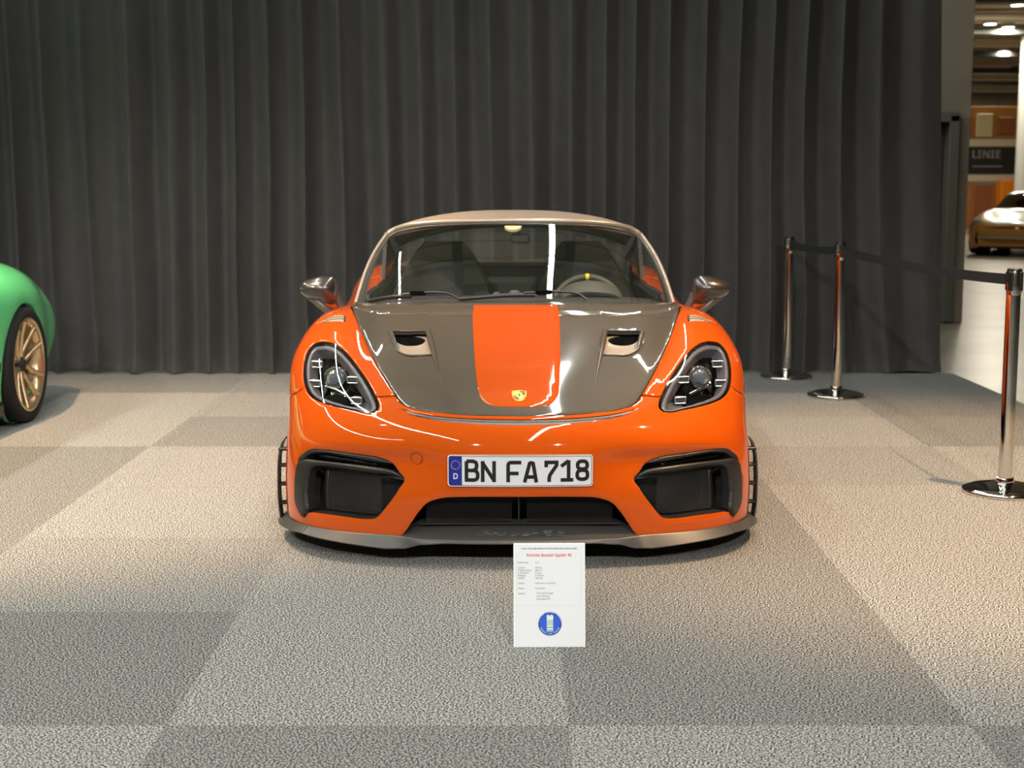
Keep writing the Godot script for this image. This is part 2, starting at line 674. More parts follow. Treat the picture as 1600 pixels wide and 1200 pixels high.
func hall() -> void:
	mat("black_metal", Color(0.03, 0.03, 0.03), 0.5)
	var sg := mat("spot_glow", Color(1, 0.95, 0.85), 0.3)
	sg.emission_enabled = true
	sg.emission = Color(1.0, 0.88, 0.7)
	sg.emission_energy_multiplier = 20.0
	var concrete := mat("polished_concrete", Color(0.62, 0.6, 0.55), 0.28)
	concrete.albedo_texture = noise_texture(0.006, 5, 512, [[0.0, Color(0.82, 0.8, 0.77)], [0.5, Color(0.93, 0.92, 0.9)], [1.0, Color(1, 1, 1)]], 5)
	concrete.uv1_triplanar = true
	concrete.uv1_world_triplanar = true
	concrete.uv1_scale = Vector3(0.25, 0.25, 0.25)
	var plaster := mat("grey_wall", Color(0.56, 0.51, 0.45), 0.7)
	plaster.albedo_texture = noise_texture(0.01, 8, 512, [[0.0, Color(0.9, 0.9, 0.9)], [1.0, Color(1, 1, 1)]], 4)
	plaster.uv1_triplanar = true
	plaster.uv1_world_triplanar = true
	plaster.uv1_scale = Vector3(0.3, 0.3, 0.3)
	var roof := mat("roof_sheet", Color(0.50, 0.47, 0.42), 0.6)
	var steel := mat("roof_steel", Color(0.34, 0.35, 0.34), 0.5)
	var clad := mat("wall_cladding", Color(0.46, 0.43, 0.38), 0.6)
	var pale := mat("pale_panel", Color(0.86, 0.80, 0.70), 0.6)
	# floor: concrete slab, with the carpet tiles as its pieces
	var ground := slab("floor", Vector3(-12.3, -0.3, -62), Vector3(30.3, -0.012, 13.3), concrete, "polished grey concrete floor of the exhibition hall with grey carpet tiles")
	carpet(ground)
	slab("wall_left", Vector3(-12.3, -0.01, -9.8), Vector3(-12, 7.9, 13.3), plaster, "plain grey wall on the left side of the hall")
	slab("wall_front", Vector3(-12, -0.01, 13), Vector3(30, 7.9, 13.3), plaster, "plain grey wall behind the camera")
	slab("wall_right", Vector3(30, -0.01, -62), Vector3(30.3, 7.9, 13.3), plaster, "plain grey wall on the far right of the hall")
	slab("wall_far", Vector3(4.56, -0.01, -62), Vector3(30, 7.9, -61.7), plaster, "pale wall at the far end of the side hall")
	slab("wall_side", Vector3(4.26, -0.01, -61.7), Vector3(4.56, 7.9, -9.81), plaster, "side wall of the hall beyond the curtain")
	slab("wall_back", Vector3(-12, -0.01, -9.8), Vector3(3.30, 7.9, -9.5), plaster, "grey wall behind the black curtain")
	slab("wall_back_top", Vector3(3.30, 2.02, -9.8), Vector3(4.56, 7.9, -9.5), plaster, "grey wall above the door beside the curtain")
	slab("wall_back_end", Vector3(4.42, -0.01, -9.8), Vector3(4.56, 2.02, -9.5), plaster, "grey wall end beside the door")
	slab("wall_over", Vector3(4.56, 5.5, -9.8), Vector3(30, 7.9, -9.5), plaster, "grey wall band above the opening to the side hall")
	slab("ceiling", Vector3(-12.3, 7.6, -9.8), Vector3(30.3, 7.9, 13.3), roof, "beige roof of the hall")
	slab("ceiling_side", Vector3(4.56, 5.5, -61.7), Vector3(30, 5.8, -9.8), mats.pale_panel, "pale ceiling of the side hall")
	# door beside the curtain
	var door := node("door_1")
	door.position = Vector3(3.86, 0, -9.62)
	structure(door, "dark grey door in the wall beside the curtain")
	put("door_leaf", block(Vector3(1.06, 1.98, 0.05), 0.006, Vector3(0, 0.99, 0)), mat("door_grey", Color(0.22, 0.215, 0.2), 0.5), door)
	for s in [-0.52, 0.53]:
		put("door_frame", block(Vector3(0.1, 2.06, 0.2), 0.008, Vector3(s, 1.03, 0.1)), mat("frame_grey", Color(0.4, 0.385, 0.35), 0.5), door)
	put("door_frame", block(Vector3(1.15, 0.1, 0.2), 0.008, Vector3(0, 2.04, 0.1)), mats.frame_grey, door)
	put("handle", tube(PackedVector3Array([Vector3(0.35, 1.0, 0.03), Vector3(0.35, 1.0, 0.08), Vector3(0.25, 1.0, 0.08)]), 0.01, 8), mats.black_metal, door)
	# roof steel, and panels high on the back wall: what the windscreen and the bonnet mirror
	for k in 7:
		var b := node("roof_beam")
		b.position = Vector3(0, 7.3, -8.2 + k * 3.2)
		structure(b, "grey steel roof beam across the hall")
		put("web", block(Vector3(42, 0.5, 0.04), 0.004), steel, b)
		for s in [-0.25, 0.25]:
			put("flange", block(Vector3(42, 0.03, 0.24), 0.004, Vector3(0, s, 0)), steel, b)
	var hoist := node("hoist_beam")
	hoist.position = Vector3(-0.1, 6.95, -5.3)
	structure(hoist, "yellow hoist beam under the roof above the curtain")
	put("beam", block(Vector3(1.3, 0.18, 0.22), 0.01), mat("hoist_yellow", Color(0.85, 0.72, 0.25), 0.5), hoist)
	for s in [-0.55, 0.55]:
		put("hanger", block(Vector3(0.05, 0.55, 0.05), 0.005, Vector3(s, 0.35, 0)), steel, hoist)
	for k in 11:
		var b := slab("roof_purlin", Vector3(-11 + k * 2.4, 7.48, -9.5), Vector3(-10.9 + k * 2.4, 7.6, 13), steel, "thin steel purlin along the hall roof")
	for k in 8:
		for r in 3:
			var x := -11.2 + k * 2.0
			slab("wall_panel", Vector3(x, 4.2 + r * 1.1, -9.5), Vector3(x + 1.86, 5.2 + r * 1.1, -9.46), clad, "pale cladding panel high on the wall behind the curtain")
	for r in 3:
		for k in 7:
			var x := -8.3 + k * 2.4
			slab("ceiling_panel", Vector3(x + 0.06, 7.40, -8.9 + r * 1.62), Vector3(x + 2.2, 7.44, -7.42 + r * 1.62), pale, "pale ceiling panel between the purlins above the curtain")
	for k in 4:
		slab("wall_column", Vector3(-11.35 + k * 4.0, 0, -9.5), Vector3(-11.1 + k * 4.0, 7.6, -9.25), steel, "grey steel column on the wall behind the curtain")

func carpet(ground: Node3D) -> void:
	var fibre := noise_texture(0.125, 21, 1024, [[0.0, Color(0.10, 0.10, 0.098)], [0.38, Color(0.24, 0.24, 0.235)], [0.5, Color(0.56, 0.555, 0.55)], [0.62, Color(0.95, 0.95, 0.94)], [1.0, Color(1, 1, 1)]], 3)
	var relief := noise_texture(0.125, 21, 1024, [], 3, FastNoiseLite.TYPE_SIMPLEX_SMOOTH, 8.0)
	var tones: Array = []
	for tone in [0.84, 0.80, 0.725, 0.69]:
		var m := mat("carpet_%d" % int(tone * 100), Color(tone, tone * 0.992, tone * 0.975), 0.95)
		m.albedo_texture = fibre
		m.normal_enabled = true
		m.normal_texture = relief
		m.normal_scale = 1.0
		m.uv1_scale = Vector3(1, 1, 1)
		tones.append(m)
	var out := Tri.new()
	var size := Vector3(1.0346, 0.012, 0.9996)
	block(size, 0.0008, Vector3(0, 0, 0), Basis.IDENTITY, out)
	for k in out.v.size():
		out.t[k] = Vector2(out.v[k].x, out.v[k].z)
	var tile := out.done()
	# pile lies one way or the other: pale and dark tiles, with missing light painted into the dark back row, as the photograph shows them, by column from the left and row from the front
	var pattern := {-2: "2020202020", -1: "0202020201", 0: "0202210200", 1: "2020201200", 2: "0202201210", 3: "2020021102", 4: "0202012113", 5: "3232323233"}
	for j in range(-4, 6):
		for i in range(-7, 3):
			var row: String = pattern.get(j, "0213021302")
			var o := put("carpet_tile", tile, tones[int(row[i + 7])], ground)
			o.position = Vector3(0.145 + 1.035 * (i + 0.5), -0.006, 0.54 - (j + 0.5)) - ground.position

func curtain() -> void:
	var cloth := mat("curtain_cloth", Color(0.212, 0.204, 0.197), 0.8)
	cloth.rim_enabled = true
	cloth.rim = 0.15
	cloth.rim_tint = 0.3
	cloth.albedo_texture = noise_texture(0.02, 33, 512, [[0.0, Color(0.86, 0.86, 0.86)], [1.0, Color(1, 1, 1)]], 4)
	cloth.uv1_scale = Vector3(1.0, 0.4, 1)
	var f := FastNoiseLite.new()
	f.seed = 4
	f.frequency = 0.35
	var f2 := FastNoiseLite.new()
	f2.seed = 9
	f2.frequency = 1.1
	var x0 := -10.4
	var x1 := 3.16
	var cols := 1130
	var heights := [0.012, 0.05, 0.12, 0.25, 0.5, 0.9, 1.4, 2.0, 2.7, 3.4, 4.0]
	var out := Tri.new()
	var phase := PackedFloat32Array()
	var acc := 0.0
	for i in cols + 1:
		var x := x0 + (x1 - x0) * i / cols
		acc += (x1 - x0) / cols * TAU / (0.29 + 0.13 * f.get_noise_2d(x * 2.2, 3.0))
		phase.append(acc)
	var grid: Array = []
	for i in cols + 1:
		var x := x0 + (x1 - x0) * i / cols
		var line: Array = []
		for y in heights:
			var low := clampf(1.0 - y / 2.2, 0.0, 1.0)
			var sway := 0.5 * f.get_noise_2d(x * 0.7, y * 0.55) + 0.9 * low * low * f.get_noise_2d(x * 0.9 + 40.0, y * 0.4)
			var w := phase[i] + sway * 2.6
			var ridge := pow(0.5 + 0.5 * sin(w), 0.75) * 1.8 - 0.9 + sin(w * 2.0 + 4.0 * f.get_noise_2d(x * 1.5, 7.0)) * 0.10
			var amp := 0.07 + 0.05 * f2.get_noise_2d(x * 0.8, y * 0.12)
			var fine := 0.005 * f2.get_noise_2d(x * 5.0, y * 0.3) + 0.012 * low * f2.get_noise_2d(x * 4.0, y * 1.6)
			var calm := smoothstep(0.0, 0.55, x1 - x)
			var z := -5.48 + ridge * amp * (0.25 + 0.75 * calm) + fine - 0.05 * f.get_noise_2d(x * 0.4, 11.0)
			var foot := clampf(1.0 - y / 0.16, 0.0, 1.0)
			z += foot * foot * 0.03 * (1.0 + f2.get_noise_2d(x * 3.0, 3.0))
			line.append(Vector3(x + 0.022 * cos(w) * calm - 0.034 * y * smoothstep(1.6, 0.0, x1 - x), y, z))
		grid.append(line)
	var last := heights.size() - 1
	for i in cols + 1:
		for j in heights.size():
			var a: Vector3 = grid[mini(i + 1, cols)][j] - grid[maxi(i - 1, 0)][j]
			var b: Vector3 = grid[i][mini(j + 1, last)] - grid[i][maxi(j - 1, 0)]
			out.vert(grid[i][j], a.cross(b).normalized(), Vector2(phase[i] * 0.04, grid[i][j].y))
	var n := heights.size()
	for i in cols:
		for j in last:
			var a := i * n + j
			out.tri(a, a + n, a + n + 1)
			out.tri(a, a + n + 1, a + 1)
	# the cloth's back, hem and side edges
	var back := out.v.size()
	for i in cols + 1:
		for j in n:
			out.vert(grid[i][j] - out.n[i * n + j] * 0.003, -out.n[i * n + j], out.t[i * n + j])
	for i in cols:
		for j in last:
			var a := back + i * n + j
			out.tri(a, a + n, a + n + 1)
			out.tri(a, a + n + 1, a + 1)
		out.flat(out.v[i * n], out.v[(i + 1) * n], out.v[back + (i + 1) * n], out.v[back + i * n], Vector3.DOWN)
	for j in last:
		out.flat(out.v[cols * n + j], out.v[cols * n + j + 1], out.v[back + cols * n + j + 1], out.v[back + cols * n + j], Vector3.RIGHT)
	var o := node("stage_curtain")
	tag(o, "floor-length black pleated curtain hanging behind the orange car", "curtain")
	put("cloth", out.done(), cloth, o)
	put("rail", tube(PackedVector3Array([Vector3(-10.5, 4.02, -5.48), Vector3(3.25, 4.02, -5.48)]), 0.03, 12), mats.black_metal, o)
	for x in [-9.6, -4.5, 2.95]:
		put("upright", tube(PackedVector3Array([Vector3(x, 0, -5.67), Vector3(x, 4.02, -5.67)]), 0.025, 10), mats.black_metal, o)
		put("foot", block(Vector3(0.4, 0.01, 0.4), 0.003, Vector3(x, 0.006, -5.77)), mats.black_metal, o)

# ---------------------------------------------------------------- barrier posts and the sign
func belt_post(at: Vector3, turn: float, label: String) -> Node3D:
	var o := node("barrier_post")
	o.position = at
	o.rotation.y = turn
	tag(o, label, "barrier post", "chrome barrier posts with black belts")
	put("base", lathe([Vector2(0.185, 0.0), Vector2(0.187, 0.004), Vector2(0.187, 0.016), Vector2(0.182, 0.022), Vector2(0.14, 0.034), Vector2(0.08, 0.046), Vector2(0.04, 0.052), Vector2(0.034, 0.052), Vector2(0.001, 0.052)], 48), mats.chrome, o)
	put("collar", lathe([Vector2(0.039, 0.05), Vector2(0.039, 0.066), Vector2(0.036, 0.07), Vector2(0.032, 0.07)], 32), mats.chrome, o)
	put("pole", lathe([Vector2(0.0315, 0.052), Vector2(0.0315, 0.9)], 32), mats.chrome, o)
	var head := put("head", lathe([Vector2(0.0315, 0.895), Vector2(0.0325, 0.9), Vector2(0.0325, 1.0), Vector2(0.030, 1.006), Vector2(0.001, 1.008)], 32), mats.chrome, o)
	for k in 4:
		var a := k * PI / 2.0
		put("belt_slot", block(Vector3(0.022, 0.085, 0.014), 0.003, Vector3(sin(a) * 0.031, 0.955, cos(a) * 0.031), Basis(Vector3.UP, a)), mats.black_plastic, head)
	put("cap", lathe([Vector2(0.0328, 1.001), Vector2(0.0328, 1.008), Vector2(0.029, 1.012), Vector2(0.001, 1.012)], 32), mats.black_plastic, head)
	return o

func belt(label: String, a: Vector3, b: Vector3, sag: float) -> void:
	var out := Tri.new()
	var m := 24
	var side := (b - a).cross(Vector3.UP).normalized() * 0.0009
	for s in [-1.0, 1.0]:
		var first := out.v.size()
		for i in m + 1:
			var t := float(i) / m
			var q := (b - a) * t - Vector3.UP * sag * 4.0 * t * (1.0 - t)
			var turn := 0.006 * sin(t * PI)
			out.vert(q + side * s + Vector3.UP * 0.024 + side.normalized() * turn, side.normalized() * s, Vector2(t * 40.0, 0))
			out.vert(q + side * s - Vector3.UP * 0.024 - side.normalized() * turn, side.normalized() * s, Vector2(t * 40.0, 1))
		for i in m:
			var k := first + i * 2
			out.tri(k, k + 2, k + 3)
			out.tri(k, k + 3, k + 1)
	var o := put("barrier_belt", out.done(), mats.belt_web)
	o.position = a
	tag(o, label, "belt", "black belts between the barrier posts")

func barriers() -> void:
	var chrome := mat("chrome", Color(0.86, 0.85, 0.83), 0.06, 1.0)
	chrome.resource_name = "chrome"
	mat("black_plastic", Color(0.025, 0.025, 0.026), 0.4)
	var web := mat("belt_web", Color(0.035, 0.03, 0.028), 0.75)
	web.normal_enabled = true
	web.normal_texture = noise_texture(0.3, 3, 128, [], 1, FastNoiseLite.TYPE_SIMPLEX, 3.0)
	var near := Vector3(2.225, 0, -1.30)
	var mid := Vector3(2.125, 0, -4.28)
	var far := Vector3(1.975, 0, -5.22)
	var p1 := belt_post(near, 0.75, "nearest chrome barrier post at the right edge with its round base in view")
	var p2 := belt_post(mid, 0.0, "middle chrome barrier post, second from the curtain")
	var p3 := belt_post(far, 0.1, "chrome barrier post standing right against the black curtain")
	var h := Vector3(0, 0.96, 0)
	belt("black belt stretched between the nearest and the middle barrier post", near + h + Vector3(-0.002, 0, -0.040), mid + h + Vector3(0, 0, 0.040), 0.025)
	belt("short black belt between the two barrier posts nearest the curtain", mid + h + Vector3(-0.005, 0, -0.040), far + h + Vector3(0.005, 0, 0.040), 0.02)
	belt("black belt running off the right edge from the nearest barrier post", near + h + Vector3(0.04, 0, 0.012), Vector3(4.97, 0.96, -0.4), 0.03)
	var p5 := belt_post(Vector3(5.03, 0, -0.4), 0.1, "")
	p5.set_meta("label", "chrome barrier post farthest to the right that holds the outer belt")

func info_sign() -> void:
	var o := node("information_sign")
	o.position = Vector3(0.113, 0.0, 0.905)
	o.rotation.y = 0.01
	tag(o, "white printed information sheet on a stand on the carpet before the car", "sign")
	var lean := Basis(Vector3.RIGHT, -0.19)
	var w := 0.216
	var h := 0.312
	var paper := mat("sheet_white", Color(0.82, 0.83, 0.845), 0.5)
	var acrylic := mat("acrylic", Color(0.95, 0.97, 0.97, 0.12), 0.03)
	acrylic.transparency = BaseMaterial3D.TRANSPARENCY_ALPHA
	var ink := mat("ink_grey", Color(0.22, 0.22, 0.24), 0.7)
	var red := mat("ink_red", Color(0.8, 0.25, 0.16), 0.7)
	var tan := mat("ink_tan", Color(0.55, 0.5, 0.36), 0.7)
	var line := mat("ink_line", Color(0.72, 0.73, 0.75), 0.7)
	var blue := mat("badge_blue", Color(0.09, 0.28, 0.75), 0.55)
	var deep := mat("badge_ring", Color(0.07, 0.2, 0.5), 0.55)
	var light := mat("badge_light", Color(0.5, 0.72, 0.92), 0.6)
	var sage := mat("badge_sage", Color(0.62, 0.74, 0.68), 0.6)
	var white := mat("badge_white", Color(0.95, 0.93, 0.88), 0.6)
	var board := node("board", o)
	board.basis = lean
	put("backing", block(Vector3(w, h, 0.004), 0.0008, Vector3(0, h / 2, 0)), mat("holder_white", Color(0.9, 0.91, 0.92), 0.25), board)
	put("sheet", block(Vector3(w - 0.006, h - 0.006, 0.0008), 0.0002, Vector3(0, h / 2, 0.0026)), paper, board)
	# the holder's foot: a bent strip behind the sheet
	put("foot", tube(PackedVector3Array([Vector3(0, 0.2, -0.045), Vector3(0, 0.01, -0.16), Vector3(0, 0.006, -0.05)]), [0.03, 0.03, 0.03], 4, 0.08), mats.holder_white, o)
	var at := func(x: float, y: float) -> Transform3D:
		return Transform3D(Basis.IDENTITY, Vector3(x - w / 2, h - y, 0.0032))
	var u := w / 672.0    # the sheet measured as 672 by 985 units
	var text := func(s: String, x: float, y: float, size: float, m: Material, bold := false, wide := 0.0) -> void:
		var t: MeshInstance3D = words("lettering", s, size * u * 1.36, at.call(x * u, y * u), m, board, bold, HORIZONTAL_ALIGNMENT_LEFT, 0.0003)
		if wide > 0.0:
			var got: float = t.mesh.get_aabb().size.x
			t.scale = Vector3(wide * u / maxf(got, 1e-4), 1, 1)
	text.call("Porsche Club Sverige Holland & Porsche Parade Europe Gothenburg 2025", 72, 62, 13, ink, true, 522)
	text.call("Porsche Boxster Spyder RS", 122, 135, 27, red, true, 420)
	text.call("Model year", 38, 193, 15, ink, false, 100)
	text.call("2025", 200, 193, 15, tan, false, 45)
	for r in [["Output", "500 hp", 242, 64, 62], ["Displacement", "4000 cc", 266, 124, 68], ["0-100 km/h", "3.4 sec", 290, 102, 62], ["Mileage", "4 500 km", 314, 70, 84], ["Weight", "1485 kg", 338, 62, 70], ["History", "Sold new in Germany", 386, 62, 194], ["Owner", "One owner", 434, 60, 98]]:
		text.call(r[0], 40, r[2], 15, ink, false, r[3])
		text.call(r[1], 200, r[2], 15, ink, false, r[4])
	text.call("Options", 42, 482, 15, ink, false, 66)
	text.call("PTS Gulf Orange", 216, 480, 15, ink, false, 154)
	text.call("LUX marking", 214, 506, 15, ink, false, 118)
	text.call("long option list", 214, 532, 15, ink, false, 130)
	for r in [[28, 98, 634, 100], [28, 580, 634, 582], [28, 98, 30, 582], [632, 98, 634, 582]]:
		put("frame_line", block(Vector3((r[2] - r[0]) * u, (r[3] - r[1]) * u, 0.0003), 0.00005, Vector3((r[0] + r[2]) / 2 * u - w / 2, h - (r[1] + r[3]) / 2 * u, 0.0032)), line, board)
	# round blue badge
	var badge := node("badge", board)
	badge.position = Vector3(340 * u - w / 2, h - 752 * u, 0.0031)
	var disc := func(r: float, z: float, m: Material, called: String) -> void:
		var d := put(called, lathe([Vector2(r, 0), Vector2(r, 0.0003), Vector2(0.0001, 0.0003)], 48), m, badge)
		d.basis = Basis(Vector3.RIGHT, PI / 2)
		d.position.z = z
	disc.call(110 * u, 0.0, deep, "ring")
	disc.call(92 * u, 0.0002, blue, "disc")
	var flat_place := func(x: float, y: float, z: float) -> Vector3:
		return Vector3(x, y, z)
	var around := func(word: String, start: float, end: float, inward: bool, r: float) -> void:
		for k in word.length():
			var a := lerpf(start, end, (k + 0.5) / word.length())
			var rot := (a - PI / 2) if not inward else (a + PI / 2)
			var pos := Vector3(cos(a), sin(a), 0) * r + Vector3(0, 0, 0.0005)
			words("ring_lettering", word[k], 15 * u * 1.36, Transform3D(Basis(Vector3.BACK, rot), pos), light, badge, true, HORIZONTAL_ALIGNMENT_CENTER, 0.0002)
	around.call("PORSCHE PARADE EUROPE", PI * 0.97, PI * 0.03, false, 94.5 * u)
	around.call("PORSCHE CLUB SVERIGE", PI * 1.12, PI * 1.88, true, 105.0 * u)
	put("panel", block(Vector3(60 * u, 144 * u, 0.0003), 0.00005, Vector3(0, 0, 0.0007)), sage, badge)
	words("number", "50", 44 * u * 1.36, Transform3D(Basis.IDENTITY, Vector3(0, 24 * u, 0.001)), white, badge, true, HORIZONTAL_ALIGNMENT_CENTER, 0.0002)
	for k in 4:
		put("stripe", block(Vector3(52 * u, 5 * u, 0.0002), 0.00003, Vector3(0, (-20 - k * 13) * u, 0.00095)), tan if k % 2 else white, badge)

# ---------------------------------------------------------------- the orange car
var nose: Surf
var car: Node3D

func nose_rows() -> Array:
	return rows3([
		[0, 0.085, 0, 0.22, 0.085, -0.01, 0.42, 0.085, -0.042, 0.58, 0.085, -0.085, 0.73, 0.085, -0.16, 0.84, 0.085, -0.28, 0.903, 0.085, -0.44, 0.922, 0.085, -0.6],
		[0, 0.2, 0.004, 0.22, 0.2, -0.007, 0.42, 0.2, -0.04, 0.58, 0.2, -0.084, 0.735, 0.2, -0.163, 0.848, 0.2, -0.285, 0.908, 0.2, -0.445, 0.922, 0.2, -0.6],
		[0, 0.3, 0.004, 0.22, 0.3, -0.008, 0.42, 0.3, -0.043, 0.58, 0.3, -0.09, 0.735, 0.3, -0.172, 0.846, 0.3, -0.295, 0.906, 0.3, -0.45, 0.92, 0.3, -0.6],
		[0, 0.4, -0.002, 0.22, 0.4, -0.015, 0.42, 0.4, -0.053, 0.58, 0.4, -0.105, 0.73, 0.395, -0.19, 0.84, 0.39, -0.31, 0.9, 0.385, -0.46, 0.917, 0.38, -0.6],
		[0, 0.475, -0.022, 0.22, 0.475, -0.036, 0.42, 0.477, -0.08, 0.58, 0.48, -0.143, 0.722, 0.48, -0.233, 0.83, 0.475, -0.35, 0.893, 0.465, -0.49, 0.917, 0.455, -0.62],
		[0, 0.528, -0.075, 0.22, 0.529, -0.092, 0.42, 0.536, -0.15, 0.575, 0.55, -0.23, 0.71, 0.56, -0.315, 0.82, 0.555, -0.42, 0.89, 0.535, -0.545, 0.918, 0.515, -0.645],
		[0, 0.577, -0.2, 0.215, 0.576, -0.217, 0.41, 0.582, -0.275, 0.56, 0.608, -0.35, 0.695, 0.645, -0.43, 0.81, 0.64, -0.525, 0.89, 0.605, -0.63, 0.922, 0.565, -0.69],
		[0, 0.641, -0.42, 0.215, 0.639, -0.43, 0.42, 0.646, -0.47, 0.56, 0.677, -0.535, 0.685, 0.728, -0.595, 0.8, 0.728, -0.672, 0.888, 0.69, -0.75, 0.928, 0.64, -0.79],
		[0, 0.709, -0.7, 0.225, 0.707, -0.7, 0.44, 0.714, -0.72, 0.565, 0.745, -0.76, 0.675, 0.798, -0.8, 0.785, 0.805, -0.855, 0.884, 0.752, -0.91, 0.93, 0.682, -0.94],
		[0, 0.778, -0.98, 0.235, 0.777, -0.98, 0.46, 0.783, -0.99, 0.585, 0.806, -1.01, 0.68, 0.843, -1.04, 0.782, 0.843, -1.07, 0.878, 0.78, -1.09, 0.928, 0.65, -1.09],
		[0, 0.847, -1.28, 0.245, 0.846, -1.28, 0.49, 0.847, -1.29, 0.61, 0.855, -1.3, 0.695, 0.858, -1.315, 0.78, 0.837, -1.33, 0.866, 0.764, -1.33, 0.915, 0.55, -1.28],
		[0, 0.89, -1.58, 0.255, 0.888, -1.58, 0.51, 0.88, -1.59, 0.625, 0.866, -1.6, 0.705, 0.845, -1.6, 0.775, 0.808, -1.61, 0.853, 0.735, -1.61, 0.9, 0.5, -1.58],
	])

const LAMP_OUTLINE := [-5.026, 7.254, -4.60, 7.21, -4.16, 7.07, -3.78, 6.86, -3.45, 6.60, -3.16, 6.29, -2.915, 5.90, -2.735, 5.50, -2.68, 5.20, -2.74, 4.98, -2.88, 4.885, -3.285, 4.88, -3.73, 4.90, -4.23, 4.97, -4.66, 5.10, -5.04, 5.36, -5.33, 5.77, -5.51, 6.27, -5.56, 6.80, -5.46, 7.10, -5.28, 7.24]
const INTAKE_OUTLINE := [-4.39, 3.026, -4.168, 3.054, -3.218, 2.969, -2.42, 2.835, -2.225, 2.688, -2.10, 2.43, -1.979, 2.181, -2.09, 1.86, -2.207, 1.544, -2.40, 1.13, -2.547, 0.856, -2.662, 0.716, -2.85, 0.666, -3.456, 0.680, -4.015, 0.675, -4.46, 0.62, -4.503, 0.60, -4.642, 0.424, -4.70, 0.45, -4.848, 0.555, -4.996, 0.839, -5.01, 1.318, -4.98, 2.113, -4.936, 2.558, -4.738, 2.791]
const BLADE_OUTLINE := [-4.715, 2.534, -4.555, 2.62, -4.404, 2.63, -3.697, 2.63, -2.745, 2.572, -2.40, 2.53, -2.20, 2.46, -2.02, 2.19, -2.147, 2.27, -2.408, 2.332, -2.653, 2.344, -3.337, 2.42, -4.06, 2.434, -4.26, 2.36, -4.38, 2.20, -4.42, 2.0, -4.469, 1.321, -4.53, 0.52, -4.642, 0.44, -4.84, 0.57, -4.975, 0.839, -4.99, 1.318, -4.955, 2.113, -4.88, 2.40]
const STRIP_OUTLINE := [-4.92, 2.44, -4.92, 2.55, -4.738, 2.775, -4.39, 3.01, -4.168, 3.04, -3.218, 2.957, -2.42, 2.823, -2.25, 2.70, -2.451, 2.703, -3.216, 2.804, -4.219, 2.889, -4.489, 2.777, -4.77, 2.50]
const VENT_OUTLINE := [-2.53, 8.62, -1.964, 8.80, -1.60, 8.85, -1.53, 8.30, -1.50, 7.90, -1.75, 7.82, -2.0, 7.77, -2.22, 7.83, -2.38, 7.98, -2.45, 8.25]

func ring(poly: PackedVector2Array, by: float) -> PackedVector2Array:
	var r := Geometry2D.offset_polygon(poly, by, Geometry2D.JOIN_ROUND)
	var best := PackedVector2Array()
	for q in r:
		if best.is_empty() or absf(area(q)) > absf(area(best)):
			best = q
	return best

func cut(poly: PackedVector2Array, hole: PackedVector2Array) -> PackedVector2Array:
	var best := PackedVector2Array()
	for q in Geometry2D.clip_polygons(poly, hole):
		if best.is_empty() or absf(area(q)) > absf(area(best)):
			best = q
	return best

